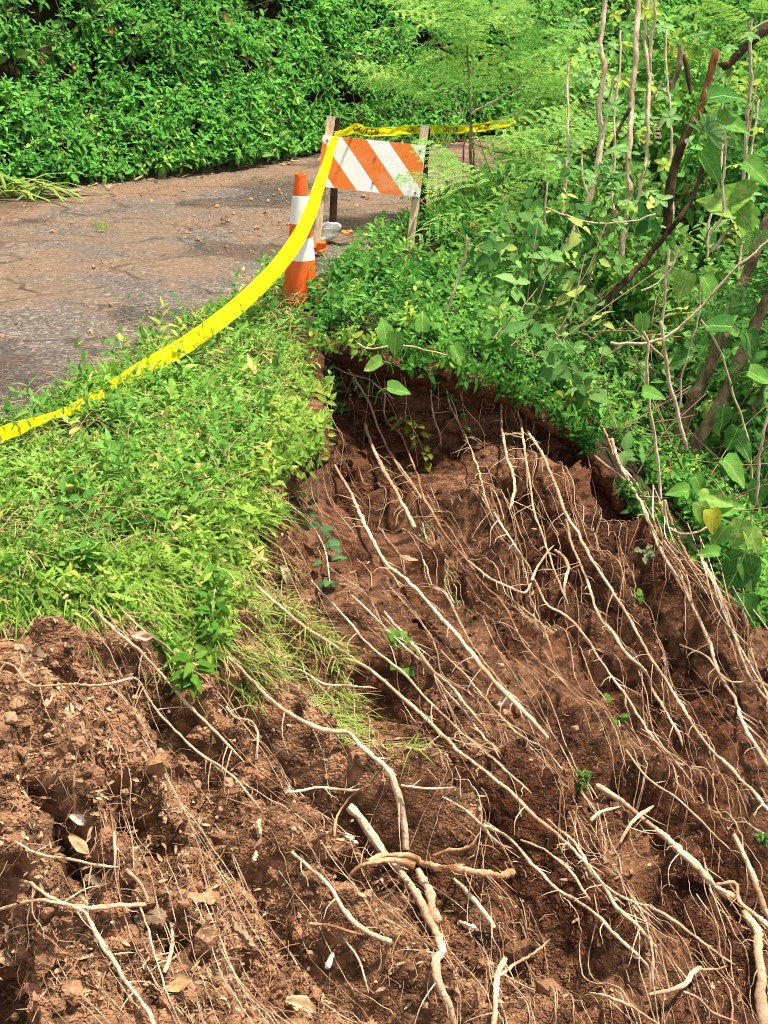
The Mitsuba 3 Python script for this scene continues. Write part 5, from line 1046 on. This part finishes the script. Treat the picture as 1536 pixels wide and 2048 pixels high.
sprig('cluster of round light green leaves on the bundle of roots', [(800, 1335), (805, 1310), (790, 1290)], .060, (.17, .40, .06), 505, ratio=.8, tpl=HEART)
sprig('small pair of light leaves by the kinked root end', [(1188, 1425), (1195, 1400)], .055, (.19, .42, .07), 506, ratio=.5, tpl=OVAL)
sprig('small darker seedling just below the pair of light leaves', [(1240, 1455), (1238, 1440)], .042, (.10, .33, .04), 507, ratio=.6, tpl=OVAL)
sprig('tiny green rosette at the top of the thick grey-white root', [(1165, 1560)], .035, (.10, .30, .04), 508)
sprig('tiny rosette at the frame edge low on the slope', [(1524, 1682)], .035, (.10, .28, .05), 509)
sprig('weed with blue-green leaves at the end of the grassy tongue', [(660, 1165), (650, 1100), (625, 1050), (590, 990)], .055, (.12, .31, .10), 510, ratio=.6, tpl=OVAL)
sprig('small yellowish weed on the longest tan root', [(600, 1255), (625, 1245)], .045, (.28, .40, .06), 511)
sprig('tall young weed with glossy leaves at the foot of the tongue', [(430, 1260), (425, 1215), (432, 1170), (440, 1140)], .06, (.10, .33, .04), 512)
sprig('two-leaved seedling hanging under the creeper on dark soil', [(1225, 1150), (1220, 1145)], .035, (.17, .38, .07), 513, ratio=.55, tpl=OVAL)
sprig('single leaf seedling near the wavy cream root', [(1268, 1197)], .035, (.16, .38, .05), 514, ratio=.6, tpl=OVAL)
sprig('pale leaf sprig hanging beside the thick cream root', [(1290, 1115), (1287, 1100)], .045, (.22, .36, .14), 515, ratio=.6, tpl=OVAL)
for (u, v, L, a, lb) in [(1141, 1336, .055, 80, 'single round bright leaf lying flat on the red soil'), (960, 975, .035, 10, 'small green leaf stuck on the reddish upper soil'), (1280, 1518, .035, -20, 'small fresh leaf lying low on the slope')]:
    p = spot(u, v, .03); m, c = leaf_at(p - img_dir(p, a) * L / 2, img_dir(p, a), unit(EYE - p), L, L * .8, (.22, .46, .06), HEART, .1); obj('fallen_green_leaf', m, 'leaf', color=c, label=lb, cat='leaf')
# sparse grass running down the scar from the tongue, tall grass and straps by the bank
STRIP = px_poly([(430, 1120), (520, 1140), (600, 1290), (690, 1440), (770, 1600), (715, 1610), (640, 1470), (545, 1400), (440, 1290)], ground_z)
g = np.random.default_rng(75); q = scatter(STRIP, 3600); q = drop(q[:, 0], q[:, 1]); keep = meshkit.fbm(q * 7, 3, 81) > .47; q = q[keep]; n = len(q)
d = np.array([.3, -.2, .5]) + g.normal(0, .5, (n, 3)); d[:, 2] = np.abs(d[:, 2]) + .1
m, c = blades(q, d, g.uniform(.03, .11, n), g.uniform(.0025, .005, n), palette(n, (.14, .27, .04), (.38, .50, .13), (.52, .42, .20), .25), g.uniform(.4, 1.4, n))
obj('scar_grass', m, 'grass_blade', color=c, label='sparse yellowish grass strip running down the scar from the tongue', cat='grass', kind='stuff')
def clump(label, u0, u1, v, Y, n, L, wd, cols, seed, cat='grass clump', droop=(.3, 1.0)):
    g = np.random.default_rng(seed); q = pix(g.uniform(u0, u1, n), np.full(n, float(v)), Y + g.normal(0, .12, n)); q[:, 2] = nat(q[:, 0], q[:, 1])
    d = g.normal(0, .55, (n, 3)) + [0, -.15, 0]; d[:, 2] = g.uniform(.6, 1.2, n)
    m, c = blades(q, d, g.uniform(.55, 1, n) * L, g.uniform(.7, 1.2, n) * wd, palette(n, *cols), g.uniform(*droop, n)); obj('grass_clump', m, 'grass_blade', color=c, label=label, cat=cat)
yb = lambda u, v: float(march(np.array([float(u)]), np.array([float(v)]), nat)[0, 1])
clump('tall pale green grass clump at the bank foot behind the barricade', 610, 760, 268, yb(690, 275) - .1, 240, .62, .012, ((.12, .30, .05), (.34, .52, .13)), 91)
clump('low grass growing in the curve of the road beyond the barricade', 760, 900, 262, yb(830, 262) - .1, 130, .4, .010, ((.12, .30, .05), (.30, .48, .10)), 92)
clump('withered straw-coloured tuft at the bank foot, road edge', 40, 85, 372, yb(60, 375) - .1, 60, .26, .014, ((.40, .36, .14), (.62, .56, .26)), 93)
clump('fresh tuft of grass growing out of the worn road', 188, 216, 458, yb(202, 458), 46, .09, .006, ((.14, .28, .06), (.30, .42, .12)), 94, droop=(.2, .7))
clump('broad yellowish straps of grass leaning out of the bank', -30, 70, 300, yb(30, 385) - .2, 26, .75, .045, ((.20, .36, .07), (.42, .50, .14)), 95, droop=(.8, 1.5))
# stones, dead leaves and wood on the loose soil
g = np.random.default_rng(76); CHIPS = []
def chip(name, label, u, v, L, W, Tk, ang, mat, seed):
    CHIPS.append((u, v, ' '.join(label.split()[:6])))
    p = spot(u, v, .008); g = np.random.default_rng(seed); a = np.linspace(0, 1, 13)
    wd = W / 2 * (.55 + .6 * g.random(13)) * np.minimum(1, .35 + 4 * np.minimum(a, 1 - a)); off = np.cumsum(g.normal(0, .06, 13)) * W
    m = trimesh.creation.extrude_polygon(shapely.Polygon([*zip((a - .5) * L, off + wd), *zip((a[::-1] - .5) * L, off[::-1] - wd[::-1])]).buffer(0), Tk, engine='earcut').subdivide().subdivide()
    vv = np.array(m.vertices); vv += (meshkit.fbm(vv * 110 + seed, 3, seed)[:, None] - .5) * np.array([.3, .5, 1.0]) * min(W, .02) * .9
    d = img_dir(p, ang); n = normal_at(p[None])[0]; d = unit(d - n * (d @ n)); s_ = np.cross(n, d); obj(name, (p + vv @ np.stack([d, s_, n]), np.array(m.faces)), mat, smooth=40, label=label, cat='wood piece' if 'wood' in name else 'stone')
chip('stone_chip', 'flat grey-brown square stone chip by the level bent root', 100, 1386, .024, .022, .010, 30, 'trunk_bark', 1); chip('stone_chip', 'dark purplish square stone chip under the verge grass', 140, 1297, .024, .020, .010, 10, 'dark_bark', 2)
chip('wood_piece', 'grey rotten wood piece standing out of the loose soil', 485, 1872, .075, .016, .012, -58, 'trunk_bark', 3); chip('wood_piece', 'short grey wood piece near the ring of dead leaves', 190, 1763, .05, .018, .012, -32, 'trunk_bark', 4)
chip('wood_piece', 'broad flake of orange-brown rotten wood beside the star of forks', 395, 1793, .10, .035, .008, 8, 'orange_root', 5); chip('wood_piece', 'pale broken stick end in the soil above the tapering root', 516, 1657, .045, .012, .010, 70, 'pale_bark', 6)
chip('wood_piece', 'pale bent stick below the broken stick end', 505, 1715, .03, .011, .010, 72, 'pale_bark', 7); chip('wood_piece', 'white snapped twig sticking out of the dark hollow at the bottom', 658, 1925, .045, .013, .012, 60, 'pale_wood', 8)
chip('wood_piece', 'pale broken root end beside the grey root', 697, 1684, .045, .016, .014, -32, 'pale_bark', 9); chip('wood_piece', 'thick pale clod of broken wood under the star of forks', 295, 1835, .07, .04, .03, 20, 'trunk_bark', 10); chip('wood_piece', 'long earthy clod of rotten wood near the verge', 60, 1315, .09, .03, .025, -38, 'trunk_bark', 11)
chip('wood_piece', 'pale split stick level below the short thick root', 935, 1854, .06, .010, .008, 3, 'pale_bark', 12)
DEAD = [(100,1660,58,10,(.62,.52,.40),'pale curled dead leaf with a torn edge'),(160,1640,40,-30,(.68,.60,.48),'small whitish dead leaf above the pale curled one'),(80,1987,62,-35,(.60,.26,.22),'pinkish red dead leaf at the bottom'),(355,1972,72,-8,(.52,.34,.17),'tan oval dead leaf below the clod'),(608,2006,64,-12,(.54,.40,.24),'broad tan dead leaf with veins at the bottom edge'),
 (345,2018,60,-40,(.60,.50,.36),'narrow pale dead leaf beside a dark hollow'),(285,1273,42,-12,(.58,.38,.27),'pinkish dead leaf under the verge'),(20,1915,64,-22,(.40,.26,.16),'brown dead leaf cut by the frame edge'),(160,1690,50,-50,(.50,.33,.18),'folded brown dead leaf near the whitish one'),(510,1135,30,0,(.55,.40,.27),'small tan dead leaf beside the weed'),(575,1150,42,-60,(.56,.44,.30),'narrow tan dead leaf on the roots by the tongue'),
 (85,1100,48,-40,(.48,.30,.16),'curled brown dead leaf lying in the verge grass'),(818,1120,34,-20,(.40,.27,.17),'brown dead leaf in the middle of the scar'),(1010,1400,30,40,(.60,.52,.42),'whitish dead leaf flake near the stout root end'),(155,1795,60,-20,(.66,.50,.28),'yellowish dead leaf at the star of forks'),(1240,1110,26,60,(.62,.56,.42),'cream dead leaf hanging near the dark soil'),(265,1100,40,30,(.5,.36,.2),'tan dead leaf among the grass blades'),(560,1310,40,-50,(.52,.36,.22),'tan dead leaf over the grass strip'),(1500,1390,30,-40,(.55,.44,.34),'pale dead leaf by the split root')]
for i, (u, v, s, a, col, lb) in enumerate(DEAD):
    p = spot(u, v, .018); L = s / F * np.linalg.norm(p - EYE) * 1.05; d = img_dir(p, a); n = normal_at(p[None])[0] + g.normal(0, .25, 3) + unit(EYE - p) * .5
    m, c = leaf_at(p - d * L / 2, d, n, L, L * .46, np.array(col) * .85, DRY, g.uniform(-.55, .5), -.25); cr = meshkit.fbm(m[0] * 70, 3, i)[:, None] - .5; m = (m[0] + cr * unit(n) * L * .5, m[1]); c = np.clip(c * (1 + 1.1 * (meshkit.fbm(m[0] * 160, 3, i + 50)[:, None] - .5)), 0, 1); obj('dead_leaf', m, 'painted', color=c, label=lb, cat='dead leaf', group='dead leaves')
PM += [(brief(lb), spot(u, v)) for u, v, _, _, _, lb in DEAD] + [(lb_, spot(u_, v_)) for u_, v_, lb_ in CHIPS] + [(m_[0], np.append(q_, 0)) for m_ in MARKS for q_ in m_[1][::4]]
PEB = [(170,1447,15),(197,1440,14),(215,1403,17),(228,1406,13),(195,1466,15),(22,1437,24),(95,1473,18),(320,1508,19),(75,1414,26),(152,1418,22),(135,1452,20),(395,1570,20),(457,1566,24),(302,1866,18),(150,1982,18),(270,1395,12),(222,1352,13),(40,1985,16),(185,1345,12),(370,1715,14),(235,1290,12),(110,1330,14),(250,1455,12),(180,1492,16),(440,1620,13),(60,1500,14),(130,1545,13),(620,1905,12),(1010,1838,14),(1262,1745,13),(1198,1300,10),(1150,1457,13),(1010,1425,14),(250,1585,14),(330,1640,15),(215,1700,13),(75,1890,18),(145,1925,15),(30,2035,16),(850,2010,14)]
g = np.random.default_rng(76)
def stone(p, r, seed):
    g = np.random.default_rng(seed); m = trimesh.creation.icosphere(2); v = np.array(m.vertices)
    v = v * (1 + 1.2 * (meshkit.fbm(v * 1.5 + seed * 3.1, 3, seed) - .5))[:, None] * g.uniform(.6, 1.25, 3); return v * r + p, np.array(m.faces)
for i, (u, v, s) in enumerate(PEB):
    p = spot(u, v, .004); obj('pebble', stone(p, s / F * np.linalg.norm(p - EYE) / 2, i), 'stone', smooth=40, label=near_label(p[None], 'pebble', 'large rounded' if s > 20 else 'mid-sized rounded' if s > 14 else 'smallish rounded'), cat='pebble', group='pebbles on the loose soil')
q = scatter(px_poly([(0, 1240), (250, 1260), (400, 1500), (700, 1900), (600, 2048), (0, 2048)], ground_z), 190); p = drop(q[:, 0], q[:, 1])
for i in range(len(p)):
    sz_ = g.uniform(.003, .0085); obj('pebble', pebbles(p[i:i + 1], np.array([sz_]), g), 'stone', smooth=False, label=near_label(p[i:i + 1], 'pebble', 'tiny' if sz_ < .005 else 'small' if sz_ < .007 else 'angular'), cat='pebble', group='pebbles on the loose soil')
q = at(rng.uniform(-30, 1560, 9000), rng.uniform(1000, 2060, 9000), t1=12)[:, :2]; q = q[(rng.random(len(q)) < np.clip(.75 - q[:, 0] * .55 - (q[:, 1] - 3.2) * .25, .08, 1))]; p = drop(q[:, 0], q[:, 1]); n = len(p)
m, c = leaves(p + [0, 0, .004], np.column_stack([g.normal(size=(n, 2)), g.normal(0, .5, n)]), normal_at(p) + g.normal(0, .45, (n, 3)), g.uniform(.008, .034, n), g.uniform(.003, .013, n), palette(n, (.20, .11, .06), (.58, .42, .26)), g.uniform(-.5, .5, n))
obj('leaf_litter', m, 'painted', color=c, label='tan flakes of dead leaf and bark strewn over the bare soil', cat='leaf litter', kind='stuff')
# gravel on the road, litter along the foot of the bank
g = np.random.default_rng(77)
GR = px_poly([(-40, 860), (230, 735), (560, 540), (640, 470), (900, 300), (640, 310), (400, 335), (200, 365), (-40, 400)]); q = scatter(GR, 4500)
den = meshkit.fbm(np.column_stack([q * 1.2, q[:, 0] * 0]), 3, 91); patch = np.exp(-(((q[:, 0] + 1.05) / .55) ** 2 + ((q[:, 1] - 10.0) / .42) ** 2))
q = q[rng.random(len(q)) < np.clip((den - .40) * 2.2 + patch * .9, .05, 1)]; p = np.column_stack([q, nat(q[:, 0], q[:, 1]) + .004]); sz = np.minimum(.003 * (1 - g.random(len(q)))**-.40, .018)
obj('road_gravel', pebbles(p, sz, g), 'stone', smooth=False, label='loose pale gravel scattered over the worn road', cat='gravel', kind='stuff')
n = 520; l = g.uniform(-3, 6, n); o = g.normal(-.12, .10, n); q = FOOT + l[:, None] * FDIR + o[:, None] * FNOR; p = np.column_stack([q, nat(q[:, 0], q[:, 1]) + .012])
m, c = leaves(p, np.column_stack([g.normal(size=(n, 2)), g.normal(0, .25, n)]), np.array([0, 0, 1]) + g.normal(0, .35, (n, 3)), g.uniform(.04, .11, n), g.uniform(.015, .04, n), palette(n, (.24, .14, .07), (.60, .44, .26)), g.uniform(-.4, .4, n))
obj('fallen_leaves', m, 'painted', color=c, label='tan dead leaves gathered along the foot of the creeper bank', cat='fallen leaves', kind='stuff')
